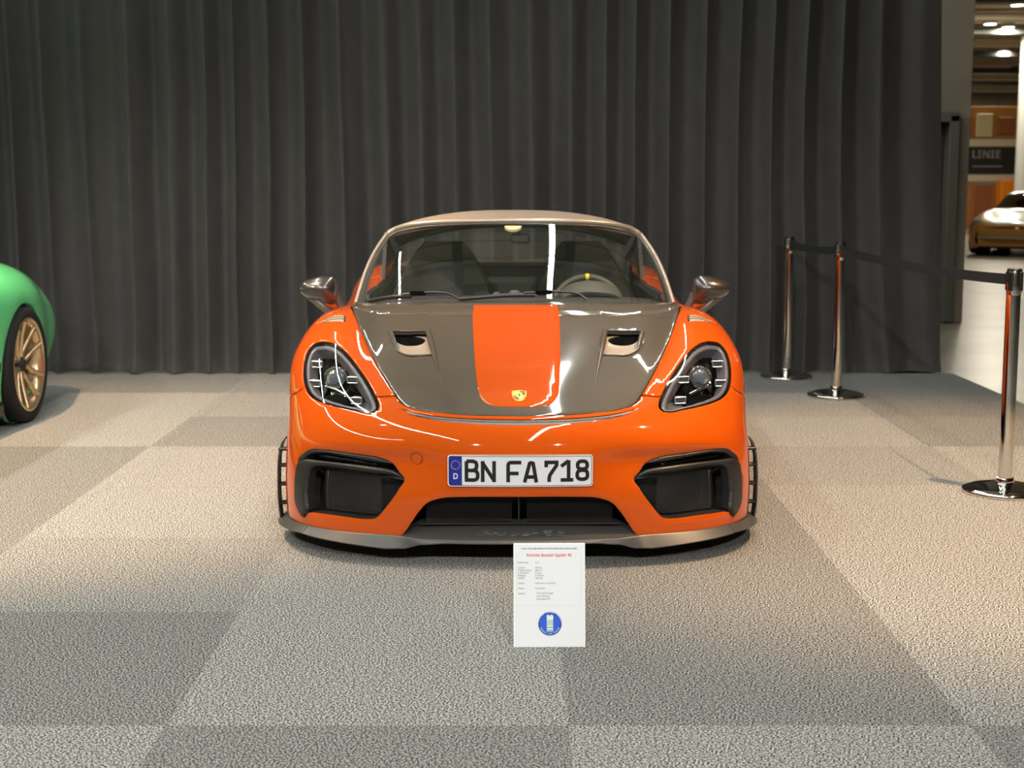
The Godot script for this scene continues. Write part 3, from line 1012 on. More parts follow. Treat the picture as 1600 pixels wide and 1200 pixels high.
func car_paint() -> void:
	var orange := mat("orange_paint", Color(0.715, 0.285, 0.03), 0.45)
	orange.metallic_specular = 0.1
	orange.clearcoat_enabled = true
	orange.clearcoat = 1.0
	orange.clearcoat_roughness = 0.03
	var carbon := mat("bare_carbon", Color(0.365, 0.335, 0.295), 0.4)
	carbon.metallic_specular = 0.15
	carbon.clearcoat_enabled = true
	carbon.clearcoat = 1.0
	carbon.clearcoat_roughness = 0.05
	# a twill of dark and less dark threads
	var im := Image.create(64, 64, false, Image.FORMAT_RGB8)
	for x in 64:
		for y in 64:
			var k := ((x / 8 + y / 8) % 4) < 2
			var g := (0.95 if k else 0.7) + 0.05 * float((x * 7 + y * 13) % 5) / 5.0
			im.set_pixel(x, y, Color(g, g, g))
	carbon.albedo_texture = ImageTexture.create_from_image(im)
	carbon.uv1_scale = Vector3(60, 60, 60)
	var dark_carbon := mat("mirror_carbon", Color(0.17, 0.155, 0.14), 0.3)
	dark_carbon.clearcoat_enabled = true
	dark_carbon.clearcoat = 1.0
	dark_carbon.clearcoat_roughness = 0.04
	mat("mirror_grey", Color(0.34, 0.31, 0.29), 0.35)
	mat("satin_black", Color(0.12, 0.119, 0.117), 0.4)
	mat("gloss_black", Color(0.012, 0.012, 0.013), 0.08)
	mat("matt_black", Color(0.13, 0.13, 0.13), 0.7)
	mat("lip_grey", Color(0.25, 0.244, 0.238), 0.36)
	mat("mesh_grey", Color(0.24, 0.23, 0.225), 0.5)
	mat("strip_grey", Color(0.50, 0.46, 0.44), 0.5)

	mat("vent_grey_sheen", Color(0.62, 0.57, 0.52), 0.3)  # bonnet ramps: bright reflection on carbon put into a pale colour
	mat("lamp_grey", Color(0.32, 0.33, 0.35), 0.3, 0.3)
	mat("frame_highlight", Color(0.62, 0.57, 0.52), 0.3, 0.5)  # highlight on pillars and header put into a pale base colour
	mat("roof_cloth_sheen", Color(0.50, 0.44, 0.39), 0.8)  # black fabric, with the overhead sheen put into its beige colour
	mat("tyre_rubber", Color(0.025, 0.025, 0.025), 0.75)
	mat("rim_dark", Color(0.12, 0.12, 0.12), 0.3, 0.7)
	mat("cabin_black", Color(0.05, 0.05, 0.05), 0.6)
	mat("cabin_grey", Color(0.22, 0.225, 0.21), 0.6)
	mat("yellow_mark", Color(0.9, 0.75, 0.05), 0.6)
	mat("cream", Color(0.85, 0.8, 0.62), 0.5)
	mat("lamp_white", Color(0.5, 0.51, 0.53), 0.3, 0.4)
	mat("unit_frame", Color(0.62, 0.63, 0.65), 0.25, 0.5)
	mat("frame_lilac", Color(0.36, 0.36, 0.39), 0.3)
	var glass := mat("windscreen_glass", Color(0.6, 0.7, 0.65, 0.012), 0.0)
	glass.transparency = BaseMaterial3D.TRANSPARENCY_ALPHA
	var clear := mat("lamp_glass", Color(1, 1, 1, 0.0), 0.0)
	clear.transparency = BaseMaterial3D.TRANSPARENCY_ALPHA
	var lens := mat("projector_glass", Color(0.9, 0.95, 1.0, 0.05), 0.0)
	lens.refraction_enabled = true
	lens.transparency = BaseMaterial3D.TRANSPARENCY_ALPHA
	lens.refraction_scale = 0.05

func orange_car() -> void:
	car_paint()
	car = node("sports_car")
	car.position = Vector3(0.0276, 0, 0)
	car.rotation.y = deg_to_rad(0.5)
	tag(car, "orange sports car with bare carbon bonnet, facing the camera before the curtain", "car")
	nose = Surf.new(nose_rows(), true, [[1.85, 2.6, 0.6, 0.7, -0.016], [3.3, 2.85, 1.3, 0.4, -0.022], [0.0, 4.9, 1.9, 0.18, -0.002]])
	front_panels()
	for side in [-1.0, 1.0]:
		headlamp(side)
		side_intake(side)
		side_fin(side)
		mirror(side)
	mid_intake()
	splitter()
	number_plate()
	crest()
	glasshouse()
	rear_body()
	cabin()
	for w in [[-0.80, -0.93, 0.325, 0.245], [0.80, -0.93, 0.325, 0.245], [-0.80, -3.41, 0.335, 0.295], [0.80, -3.41, 0.335, 0.295]]:
		var wheel := make_wheel(car, w[2], w[3], mats.rim_dark)
		wheel.position = Vector3(w[0], w[2] + 0.001, w[1])
		wheel.rotation.y = PI / 2 if w[0] > 0 else -PI / 2

func sided(poly: PackedVector2Array, side: float) -> PackedVector2Array:
	return flip(poly) if side > 0 else poly

func front_panels() -> void:
	var big := Vector2(0.1, 0.1)
	var lamp := spline(pairs(LAMP_OUTLINE), true, 4)
	var intake := spline(pairs(INTAKE_OUTLINE), true, 3)
	var vent := spline(pairs(VENT_OUTLINE), true, 3)
	# front bumper
	var arch := spline(pairs([0, 1.63, -0.9, 1.61, -1.25, 1.56, -1.5, 1.40, -1.70, 1.02, -1.86, 0.62, -2.03, 0.25, -2.14, 0.13, -2.3, 0.09]), false, 4)
	var half := arch.duplicate()
	half.append_array(spline(pairs([-2.5, 0.09, -3.4, 0.13, -4.54, 0.17, -5.5, 0.16, -6.3, 0.15, -6.75, 0.22, -6.97, 0.5]), false, 3))
	half.append_array(PackedVector2Array([Vector2(-6.98, 2), Vector2(-6.98, 4.0), Vector2(-6.98, 5.28), Vector2(-6.4, 5.31), Vector2(-5.74, 5.34), Vector2(-5.40, 5.45), Vector2(-5.28, 5.55), Vector2(-4.2, 6.0), Vector2(-2.75, 5.74), Vector2(-2.56, 5.88), Vector2(-2.33, 6.03)]))
	var bonnet_edge := spline(pairs([-2.36, 6.08, -2.20, 5.77, -2.09, 5.63, -1.95, 5.55, -1.684, 5.475, -1.205, 5.41, -0.545, 5.345, 0, 5.32]), false, 3)
	half.append_array(bonnet_edge)
	var bumper := both(half)
	var grille_half := spline(pairs([0, 5.143, -0.543, 5.165, -1.084, 5.20, -1.67, 5.283, -2.08, 5.40]), false, 3)
	grille_half.append_array(spline(pairs([-2.11, 5.395, -1.856, 5.17, -1.533, 4.99, -1.076, 4.87, -0.54, 4.80, 0, 4.78]), false, 3))
	var grille := both(grille_half)
	# tow hook cover
	var cover := PackedVector2Array()
	for k in 24:
		cover.append(Vector2(-1.754 + 0.10 * cos(TAU * k / 24), 2.931 + 0.215 * sin(TAU * k / 24)))
	var bump := put("front_bumper", panel(nose, cut(cut(ring(bumper, -0.01), ring(lamp, 0.02)), flip(ring(lamp, 0.02))), [intake, flip(intake), grille, ring(cover, 0.012)], big, 0.0, 0.012, 0.003), mats.orange_paint, car)
	# slim grille under the bonnet edge, with its row of openings
	put("grille_bed", panel(nose, ring(grille, 0.03), [], Vector2(0.15, 0.05), -0.006, 0.0), mats.matt_black, bump)
	var strip_half := spline(pairs([0, 5.05, -0.543, 5.072, -1.084, 5.11, -1.67, 5.21, -2.0, 5.34]), false, 3)
	strip_half.append_array(spline(pairs([-2.01, 5.29, -1.856, 5.175, -1.533, 5.01, -1.076, 4.89, -0.54, 4.82, 0, 4.80]), false, 3))
	put("grille_strip", panel(nose, both(strip_half), [], Vector2(0.08, 0.025), -0.0015, 0.004, 0.002), mats.strip_grey, bump)
	var holes := Tri.new()
	for k in range(-62, 63):
		var u := k * 0.031
		var mid := 4.93 + 0.075 * u * u * (0.62 if absf(u) < 1.4 else 0.66)
		for r in 2:
			var a := nose.off(u + r * 0.0155, mid + (0.028 if r else -0.028), -0.001)
			block(Vector3(0.0036, 0.0042, 0.003), 0.0008, a, Basis.IDENTITY, holes)
	var dots := put("grille_openings", holes.done(), mats.matt_black, bump)
	dots.set_meta("kind", "stuff")
	put("tow_cover", panel(nose, cover, [], Vector2(0.04, 0.06), 0.0, 0.006, 0.001), mats.orange_paint, bump)
	# wings
	for side in [-1.0, 1.0]:
		var wing := PackedVector2Array([Vector2(-6.98, 5.32), Vector2(-6.4, 5.35), Vector2(-5.74, 5.38), Vector2(-5.40, 5.49), Vector2(-5.2, 5.60), Vector2(-4.2, 6.0), Vector2(-2.79, 5.79), Vector2(-2.58, 5.93), Vector2(-2.36, 6.08)])
		wing.append_array(spline(pairs([-2.45, 6.25, -2.635, 6.582, -2.90, 7.0, -3.21, 7.419, -3.62, 7.985, -3.995, 8.636, -4.22, 9.1, -4.36, 9.52, -4.36, 10.0]), false, 3))
		wing.append_array(PackedVector2Array([Vector2(-4.33, 10.5), Vector2(-4.3, 11), Vector2(-6.98, 11), Vector2(-6.98, 8)]))
		var louvre := PackedVector2Array(pairs([-5.55, 8.36, -5.157, 8.53, -4.661, 8.62, -4.42, 8.58, -4.33, 8.18, -4.9, 8.18]))
		var wing_node := put("wing", panel(nose, sided(cut(ring(wing, -0.01), ring(lamp, 0.02)), side), [sided(louvre, side)], big, 0.0, 0.012, 0.003), mats.orange_paint, car)
		put("louvre_bed", panel(nose, sided(ring(louvre, 0.04), side), [], Vector2(0.1, 0.1), -0.005, 0.0), mats.vent_grey_sheen, wing_node)
		for k in 2:
			var line := PackedVector3Array()
			for e in 6:
				line.append(nose.off(side * lerpf(5.4 - k * 0.18, 4.42, e / 5.0), 8.30 + k * 0.13 + 0.01 * e, -0.003))
			put("louvre_slat", tube(line, 0.0013, 6), mats.satin_black, wing_node)
		put("louvre_end", tube(PackedVector3Array([nose.off(side * 4.36, 8.22, -0.002), nose.off(side * 4.43, 8.56, -0.002)]), 0.004, 6), mats.matt_black, wing_node)
	# bonnet in two carbon panels, its orange stripe, its two vents
	var hood_half := PackedVector2Array()
	hood_half.append_array(spline(pairs([0, 5.335, -0.545, 5.36, -1.205, 5.425, -1.684, 5.49, -1.95, 5.57, -2.08, 5.66, -2.19, 5.80, -2.305, 6.02, -2.45, 6.29, -2.619, 6.60, -2.88, 7.01, -3.19, 7.43, -3.60, 7.995, -3.97, 8.65, -4.12, 9.0, -4.20, 9.32]), false, 3))
	hood_half.append_array(spline(pairs([-4.1, 9.36, -3.765, 9.30, -2.729, 9.46, -1.662, 9.58, -0.796, 9.60, 0, 9.61]), false, 3))
	var hood := both(hood_half)
	var bonnet := put("bonnet", panel(nose, ring(hood, -0.006), [vent, flip(vent)], big, 0.0, 0.012, 0.003), mats.bare_carbon, car, "bare carbon bonnet skin")
	var rear_half := PackedVector2Array()
	rear_half.append_array(spline(pairs([0, 9.62, -0.796, 9.61, -1.662, 9.59, -2.729, 9.47, -3.765, 9.31, -4.1, 9.37, -4.24, 9.42]), false, 3))
	rear_half.append_array(spline(pairs([-4.32, 9.56, -4.26, 9.78, -3.8, 9.98, -2.8, 10.12, -1.7, 10.2, -0.8, 10.24, 0, 10.25]), false, 3))
	put("bonnet_rear_edge", panel(nose, ring(both(rear_half), -0.004), [], big, 0.002, 0.014, 0.006), mats.bare_carbon, bonnet)
	var stripe_half := spline(pairs([0, 5.79, -0.36, 5.83, -0.535, 5.93, -0.65, 6.18, -0.73, 6.72, -0.765, 7.3, -0.775, 8.0, -0.785, 9.0, -0.79, 10.0]), false, 4)
	stripe_half.append_array(PackedVector2Array([Vector2(-0.79, 10.04), Vector2(0, 10.04)]))
	put("bonnet_stripe", panel(nose, both(stripe_half), [], Vector2(0.08, 0.08), 0.005, 0.004, 0.004), mats.orange_paint, bonnet, "orange centre panel of the bonnet")
	for side in [-1.0, 1.0]:
		var duct := node("bonnet_vent", bonnet)
		var sink := func(q: Vector2) -> float:
			return -0.020 * smoothstep(7.8, 8.5, q.y)
		var mouth := spline(pairs([-2.42, 8.70, -1.70, 8.80, -1.645, 8.74, -1.71, 8.54, -1.9, 8.44, -2.10, 8.42, -2.30, 8.53]), true, 3)
		put("ramp", panel(nose, sided(ring(vent, 0.02), side), [sided(mouth, side)], Vector2(0.05, 0.05), -0.006, 0.0, 0.0, sink), mats.vent_grey_sheen, duct)
		put("duct_wall", panel(nose, sided(ring(mouth, 0.05), side), [sided(ring(mouth, 0.004), side)], Vector2(0.1, 0.1), -0.028, 0.13, 0.0), mats.satin_black, duct)
		put("duct_floor", panel(nose, sided(ring(mouth, 0.05), side), [], Vector2(0.15, 0.15), -0.155, 0.0), mats.satin_black, duct)
		var rim := sided(vent, side)
		var lip := PackedVector3Array()
		for q in rim:
			lip.append(nose.off(q.x, q.y, 0.0015))
		put("rim", tube(lip, 0.0042, 8, 1.0, Vector3.UP, true), mats.bare_carbon, duct)
		# raised side vanes and the crease that runs on towards the nose
		var vane := PackedVector3Array()
		var fat := PackedFloat32Array()
		for k in 15:
			var v := 8.86 - k * 0.15
			vane.append(nose.off(side * (1.585 - 0.095 * (8.86 - v)), v, 0.003 if k < 7 else 0.001))
			fat.append(0.012 if k < 6 else maxf(0.0015, 0.012 - (k - 5) * 0.0013))
		put("vane", tube(vane, fat, 10, 0.8), mats.bare_carbon, duct)
		var outer_vane := PackedVector3Array()
		for k in 6:
			outer_vane.append(nose.off(side * (2.52 - k * 0.032), 8.62 - k * 0.13, 0.003))
		put("vane", tube(outer_vane, PackedFloat32Array([0.010, 0.011, 0.011, 0.010, 0.008, 0.004]), 10, 0.8), mats.bare_carbon, duct)
	# added black shell that stops light leaking through the panel gaps
	var shell_half := PackedVector2Array([Vector2(0, 1.8), Vector2(-1.4, 1.75), Vector2(-1.9, 1.0), Vector2(-2.3, 0.35), Vector2(-6.6, 0.4), Vector2(-6.7, 5.2), Vector2(-6.7, 10.9), Vector2(-4.2, 10.9), Vector2(0, 10.9)])
	put("inner_shell", panel(nose, both(shell_half), [ring(intake, 0.06), flip(ring(intake, 0.06)), ring(lamp, 0.05), flip(ring(lamp, 0.05)), ring(vent, 0.05), flip(ring(vent, 0.05))], Vector2(0.25, 0.25), -0.028, 0.0), mats.matt_black, car)

func facing(side: float, lean := 0.12, turn := 0.25) -> Basis:
	# y axis of a lathed part points out of the car, forwards
	return Basis(Vector3.UP, side * turn) * Basis(Vector3.RIGHT, PI / 2 - lean)

func headlamp(side: float) -> void:
	var lamp := spline(pairs(LAMP_OUTLINE), true, 4)
	var o := node("headlight", car)
	var edge := sided(ring(lamp, -0.005), side)
	put("bezel", panel(nose, edge, [sided(ring(lamp, -0.05), side)], Vector2(0.06, 0.06), -0.004, 0.05, 0.0), mats.gloss_black, o)
	put("bucket", panel(nose, sided(ring(lamp, 0.0), side), [], Vector2(0.12, 0.12), -0.075, 0.0), mats.gloss_black, o)
	put("cover", panel(nose, sided(ring(lamp, -0.0), side), [], Vector2(0.08, 0.08), 0.0, 0.0), mats.lamp_glass, o)
	# pale reflector wall along the upper and inner edge
	var wall_in := ring(lamp, -0.055)
	var wall := panel(nose, sided(wall_in, side), [sided(ring(lamp, -0.20), side)], Vector2(0.05, 0.05), -0.010, 0.045, 0.006)
	put("reflector_frame", wall, mats.frame_lilac, o)
	var tray := spline(pairs([-2.85, 5.15, -3.0, 5.75, -3.35, 5.72, -3.5, 5.35, -4.2, 5.2, -3.7, 5.05, -3.2, 5.0]), true, 3)
	put("tray", panel(nose, sided(tray, side), [], Vector2(0.06, 0.06), -0.045, 0.02, 0.006), mats.lamp_grey, o)
	# projector
	var pos := nose.off(side * 4.30, 6.20, -0.045)
	var eye := node("projector", o)
	eye.position = pos
	eye.basis = facing(side, 0.2, 0.2)
	put("ring", lathe([Vector2(0.036, -0.02), Vector2(0.047, -0.02), Vector2(0.048, 0.0), Vector2(0.044, 0.008), Vector2(0.038, 0.004), Vector2(0.036, -0.006)], 32), mats.chrome, eye)
	put("barrel", lathe([Vector2(0.05, -0.045), Vector2(0.05, -0.012), Vector2(0.046, -0.01)], 32), mats.gloss_black, eye)
	put("lens", lathe([Vector2(0.001, 0.026), Vector2(0.012, 0.0245), Vector2(0.024, 0.018), Vector2(0.033, 0.007), Vector2(0.037, -0.006), Vector2(0.037, -0.012), Vector2(0.001, -0.012)], 32), mats.projector_glass, eye)
	put("shutter", lathe([Vector2(0.037, -0.014), Vector2(0.001, -0.02)], 24), mats.lamp_white, eye)
	# four small light units, each a framed lens
	for m in [[3.58, 6.33, 0.6], [3.36, 5.58, 0.6], [5.10, 6.62, 0.5], [5.02, 5.86, 0.55]]:
		var unit := node("light_unit", o)
		unit.position = nose.off(side * m[0], m[1], -0.032)
		unit.basis = Basis(Vector3.UP, side * 0.25)
		put("housing", block(Vector3(0.046, 0.03, 0.03), 0.008, Vector3(0, 0, -0.008)), mats.gloss_black, unit)
		var frame := Tri.new()
		for e in [[0, 0.0115, 0.044, 0.0038], [0, -0.0115, 0.044, 0.0038], [0.0205, 0, 0.0038, 0.024], [-0.0205, 0, 0.0038, 0.024]]:
			block(Vector3(e[2], e[3], 0.010), 0.0015, Vector3(e[0], e[1], 0.010), Basis.IDENTITY, frame)
		put("frame", frame.done(), mats.unit_frame, unit)
		put("lens", block(Vector3(0.034, 0.017, 0.006), 0.003, Vector3(0, 0, 0.007)), mats.lamp_grey, unit)
	put("chrome_bar", tube(smooth_path([nose.off(side * 3.72, 5.66, -0.035), nose.off(side * 4.1, 5.70, -0.03), nose.off(side * 4.55, 5.78, -0.035)], 5), 0.007, 10, 0.7), mats.chrome, o)
	put("lower_block", block(Vector3(0.13, 0.045, 0.04), 0.01, nose.off(side * 4.1, 5.36, -0.055), Basis(Vector3.UP, side * 0.45)), mats.gloss_black, o)

func honeycomb(o: Node, called: String, lo: Vector2, hi: Vector2, inside: PackedVector2Array, cell: float, lift: float, side: float, m: Material) -> void:
	# thin hexagon wires laid on a sheet parallel to the nose
	nose.at((lo.x + hi.x) / 2, (lo.y + hi.y) / 2)
	var mid := nose.p
	var mx := nose.at((lo.x + hi.x) / 2 + 0.1, (lo.y + hi.y) / 2).distance_to(mid) * 10.0
	var my := nose.at((lo.x + hi.x) / 2, (lo.y + hi.y) / 2 + 0.1).distance_to(mid) * 10.0
	var out := Tri.new()
	var dx := cell / mx
	var dy := cell * 0.866 / my
	var r := cell * 0.577
	var j := 0
	var y := lo.y
	while y < hi.y:
		var x := lo.x + (dx / 2 if j % 2 else 0.0)
		while x < hi.x:
			if Geometry2D.is_point_in_polygon(Vector2(x, y), inside):
				for e in 3:
					var a0 := PI / 6 + e * PI / 3
					var a1 := a0 + PI / 3
					var q0 := Vector2(x + r * cos(a0) / mx, y + r * sin(a0) / my)
					var q1 := Vector2(x + r * cos(a1) / mx, y + r * sin(a1) / my)
					var t := (q1 - q0)
					var w := Vector2(-t.y * my / mx, t.x * mx / my).normalized() * 0.00055
					w = Vector2(w.x / mx, w.y / my) * 1.0 / maxf(Vector2(w.x / mx * mx, w.y / my * my).length() / 0.00055, 1e-6)
					var p0 := nose.off(side * (q0.x + w.x), q0.y + w.y, lift)
					var p1 := nose.off(side * (q1.x + w.x), q1.y + w.y, lift)
					var p2 := nose.off(side * (q1.x - w.x), q1.y - w.y, lift)
					var p3 := nose.off(side * (q0.x - w.x), q0.y - w.y, lift)
					var back := nose.n * -0.002
					out.flat(p0, p1, p2, p3, nose.n)
					out.flat(p3, p2, p2 + back, p3 + back, p2 - p1)
			x += dx
		y += dy
		j += 1
	var o2 := put(called, out.done(), m, o)
	o2.set_meta("kind", "stuff")

func side_intake(side: float) -> void:
	var intake := spline(pairs(INTAKE_OUTLINE), true, 3)
	var o := node("side_intake", car)
	put("duct", panel(nose, sided(ring(intake, 0.004), side), [sided(ring(intake, -0.02), side)], Vector2(0.1, 0.1), -0.010, 0.16, 0.0), mats.satin_black, o)
	put("duct_back", panel(nose, sided(ring(intake, 0.02), side), [], Vector2(0.2, 0.2), -0.168, 0.0), mats.satin_black, o)
	var zone := PackedVector2Array(pairs([-4.1, 2.42, -2.62, 2.36, -2.62, 0.85, -2.85, 0.72, -4.1, 0.74]))
	honeycomb(o, "mesh", Vector2(-4.1, 0.7), Vector2(-2.6, 2.45), zone, 0.0075, -0.055, -side, mats.mesh_grey)
	var fins := Tri.new()
	for k in 18:
		var v := 0.78 + k * 0.088
		var inner := maxf(2.08, 2.62 - maxf(0.0, v - 0.95) * 0.42)
		var a := nose.off(side * inner, v, -0.058)
		var b := nose.off(side * (inner + 0.35), v, -0.058)
		block(Vector3(a.distance_to(b), 0.0016, 0.004), 0.0004, (a + b) / 2.0, Basis(Vector3.UP, -atan2(b.z - a.z, b.x - a.x)), fins)
	put("cooling_fins", fins.done(), mats.satin_black, o)
	var post := PackedVector2Array(pairs([-4.2, 2.42, -4.08, 2.42, -4.08, 0.72, -4.2, 0.72]))
	put("inner_post", panel(nose, sided(post, side), [], Vector2(0.05, 0.1), -0.05, 0.02, 0.003), mats.satin_black, o)
	put("upper_trim", panel(nose, sided(spline(pairs(STRIP_OUTLINE), true, 3), side), [], Vector2(0.05, 0.02), 0.002, 0.03, 0.007), mats.satin_black, o)
	put("blade", panel(nose, sided(spline(pairs(BLADE_OUTLINE), true, 3), side), [], Vector2(0.035, 0.02), 0.010, 0.03, 0.014), mats.satin_black, o)
	var drl := PackedVector2Array(pairs([-4.194, 2.832, -4.073, 2.864, -3.295, 2.786, -2.635, 2.687, -2.651, 2.617, -3.293, 2.692, -4.066, 2.752]))
	put("running_light", panel(nose, sided(drl, side), [], Vector2(0.04, 0.015), -0.006, 0.01, 0.004), mats.gloss_black, o)

func mid_intake() -> void:
	var o := node("centre_intake", car)
	var arch := spline(pairs([0, 1.63, -0.9, 1.61, -1.25, 1.56, -1.5, 1.40, -1.70, 1.02, -1.86, 0.62, -2.03, 0.25, -2.14, 0.10, -2.3, 0.0]), false, 4)
	var all := PackedVector2Array()
	for i in range(arch.size() - 1, 0, -1):
		all.append(arch[i])
	for q in arch:
		all.append(Vector2(-q.x, q.y))
	var out := Tri.new()
	for i in all.size() - 1:
		var a := nose.off(all[i].x, all[i].y, -0.006)
		var b := nose.off(all[i + 1].x, all[i + 1].y, -0.006)
		var k := Vector3(0, -0.004, -0.30)
		out.flat(a, b, b + k, a + k, Vector3(-(a.x + b.x), 0.3 - (a.y + b.y), 0.05) * 0.5 + Vector3(0, -0.2, 0))
	put("duct", out.done(), mats.satin_black, o)
	var back := Tri.new()
	out = Tri.new()
	block(Vector3(1.1, 0.22, 0.01), 0.002, Vector3(0, 0.19, -0.31), Basis.IDENTITY, back)
	put("duct_back", back.done(), mats.satin_black, o)
	# two fine meshes either side of the middle bar
	var wires := Tri.new()
	for s in [-1.0, 1.0]:
		for k in 21:
			block(Vector3(0.315, 0.0012, 0.003), 0.0003, Vector3(s * 0.185, 0.148 + k * 0.0052, -0.085), Basis.IDENTITY, wires)
		for k in 42:
			block(Vector3(0.0012, 0.108, 0.002), 0.0003, Vector3(s * (0.03 + k * 0.0075), 0.2, -0.087), Basis.IDENTITY, wires)
	var w := put("mesh", wires.done(), mats.satin_black, o)
	w.set_meta("kind", "stuff")
	put("middle_bar", block(Vector3(0.007, 0.115, 0.01), 0.002, Vector3(-0.002, 0.203, -0.075)), mats.satin_black, o)
	put("lower_frame", block(Vector3(0.74, 0.008, 0.01), 0.002, Vector3(0, 0.147, -0.08)), mats.satin_black, o)

func lip_heights(u: float) -> Vector2:
	var table := [[0.0, 0.108, 0.096], [1.2, 0.108, 0.095], [1.6, 0.108, 0.088], [2.0, 0.110, 0.070], [2.35, 0.111, 0.066], [3.5, 0.111, 0.076], [4.5, 0.110, 0.084], [5.5, 0.100, 0.074], [6.3, 0.086, 0.060], [7.0, 0.080, 0.052]]
	var a := absf(u)
	for i in table.size() - 1:
		if a <= table[i + 1][0]:
			var t: float = smoothstep(0.0, 1.0, (a - table[i][0]) / (table[i + 1][0] - table[i][0])) if a < 2.4 else (a - table[i][0]) / (table[i + 1][0] - table[i][0])
			return Vector2(lerpf(table[i][1], table[i + 1][1], t), lerpf(table[i][2], table[i + 1][2], t))
	return Vector2(0.08, 0.052)

func lip_section(u: float) -> Array:
	nose.at(u, 0.3)
	var out := Vector3(nose.n.x, 0, nose.n.z).normalized()
	var p := nose.at(u, 0.0)
	p.y = 0
	var h := lip_heights(u)
	var mid := 1.0 - smoothstep(1.7, 2.25, absf(u))
	var rise := lerpf(0.004, 0.042, mid)
	var deep := lerpf(0.03, 0.13, mid)
	var e := out * lerpf(0.008, 0.03, mid)
	var r := 0.002
	return [p - out * deep + Vector3(0, h.x + rise, 0), p + e - out * r * 2 + Vector3(0, h.x + 0.0006, 0), p + e + Vector3(0, h.x - r, 0), p + out * 0.036 + Vector3(0, h.y + 0.004, 0), p + out * 0.034 + Vector3(0, h.y, 0), p - out * 0.25 + Vector3(0, h.y - 0.006, 0), p - out * 0.25 + Vector3(0, h.y + 0.02, 0)]

func splitter() -> void:
	var o := node("splitter", car)
	for piece in [[-6.95, -4.47, "splitter_end"], [-4.45, 4.45, "splitter_middle"], [4.47, 6.95, "splitter_end"]]:
		var out := Tri.new()
		var under := Tri.new()
		var ramp_top := Tri.new()
		var m := int((piece[1] - piece[0]) / 0.08)
		var prev: Array = []
		for i in m + 1:
			var u: float = lerpf(piece[0], piece[1], float(i) / m)
			var s := lip_section(u)
			if i:
				for k in s.size() - 1:
					var away := Vector3.UP if k == 0 else (Vector3(0, 0.4, 1) if k < 4 else Vector3.DOWN)
					(ramp_top if k == 0 else (out if k < 4 else under)).flat(prev[k], s[k], s[k + 1], prev[k + 1], away)
			if i == 0 or i == m:
				for k in range(1, s.size() - 1):
					under.flat(s[0], s[k], s[k + 1], s[0], Vector3.RIGHT * (1.0 if i else -1.0))
			prev = s
		var lip := put(piece[2], soften(out, 0.5), mats.lip_grey, o)
		put("upper_face", soften(ramp_top, 0.5), mats.lip_grey, lip)
		put("underside", soften(under, 0.5), mats.lip_grey, lip)
	# flat dark floor under the nose
	var tray := Tri.new()
	var prev_a := Vector3.ZERO
	var prev_b := Vector3.ZERO
	for i in 41:
		var u := -6.8 + 13.6 * i / 40.0
		var s := lip_section(u)
		var a: Vector3 = s[5] + Vector3(0, 0.004, 0)
		var b := Vector3(a.x, a.y, minf(-0.58, a.z - 0.02))
		if i:
			tray.flat(prev_a, a, b, prev_b, Vector3.DOWN)
		prev_a = a
		prev_b = b
	put("undertray", tray.done(), mats.matt_black, o)
	# script lettering pressed into the middle of the splitter, light on its edges painted paler
	var ramp := func(x: float, y: float, h: float) -> Vector3:
		var sec: Array = lip_section(x / 0.22)
		var a: Vector3 = sec[1]
		var b: Vector3 = sec[0]
		var q: Vector3 = a.lerp(b, y)
		return Vector3(x, q.y + h, q.z)
	var letters := Tri.new()
	for l in SCRIPT_STROKES:
		var pts := PackedVector2Array()
		for q in spline(pairs(l), false, 5):
			# measured across the photograph's 170 by 45 window of the lettering
			pts.append(Vector2((730.0 + q.x / 9.41 - 811.8) / 437.0, 0.16 + (265.0 - q.y) / 265.0 * 0.86))
		script_line(letters, pts, ramp)
	put("script_lettering", letters.done(), mats.lettering_edge_light, o, "pressed script lettering, light on its edges painted paler")

const SCRIPT_STROKES := [
	[360, 180, 300, 172, 235, 188, 290, 205, 330, 220, 270, 236, 110, 234],
	[375, 205, 330, 250], [370, 210, 420, 200, 440, 205, 410, 235, 345, 235],
	[485, 203, 450, 235, 480, 240, 560, 205], [590, 203, 540, 262],
	[700, 205, 650, 215, 640, 235, 690, 238, 760, 205], [838, 175, 780, 238],
	[810, 235, 900, 215, 905, 203, 860, 208, 825, 232, 850, 243, 930, 230],
	[955, 210, 1045, 205],
	[1120, 182, 1260, 182], [1170, 190, 1140, 205, 1240, 208], [1160, 215, 1170, 240, 1240, 240],
	[1460, 185, 1370, 180, 1350, 195, 1430, 215, 1420, 238, 1370, 243, 1250, 240]]

func script_line(into: Tri, pts: PackedVector2Array, place: Callable) -> void:
	for i in pts.size() - 1:
		var a := pts[i]
		var b := pts[i + 1]
		var d := (b - a)
		var w := Vector2(-d.y * 0.13, d.x / 0.13).normalized()
		w = Vector2(w.x * 0.0012, w.y * 0.0095)
		var up := 0.0012
		into.flat(place.call(a.x + w.x, a.y + w.y, up), place.call(b.x + w.x, b.y + w.y, up), place.call(b.x - w.x, b.y - w.y, up), place.call(a.x - w.x, a.y - w.y, up), Vector3.UP)
		into.flat(place.call(a.x - w.x, a.y - w.y, up), place.call(b.x - w.x, b.y - w.y, up), place.call(b.x - w.x, b.y - w.y, 0.0), place.call(a.x - w.x, a.y - w.y, 0.0), Vector3.BACK)

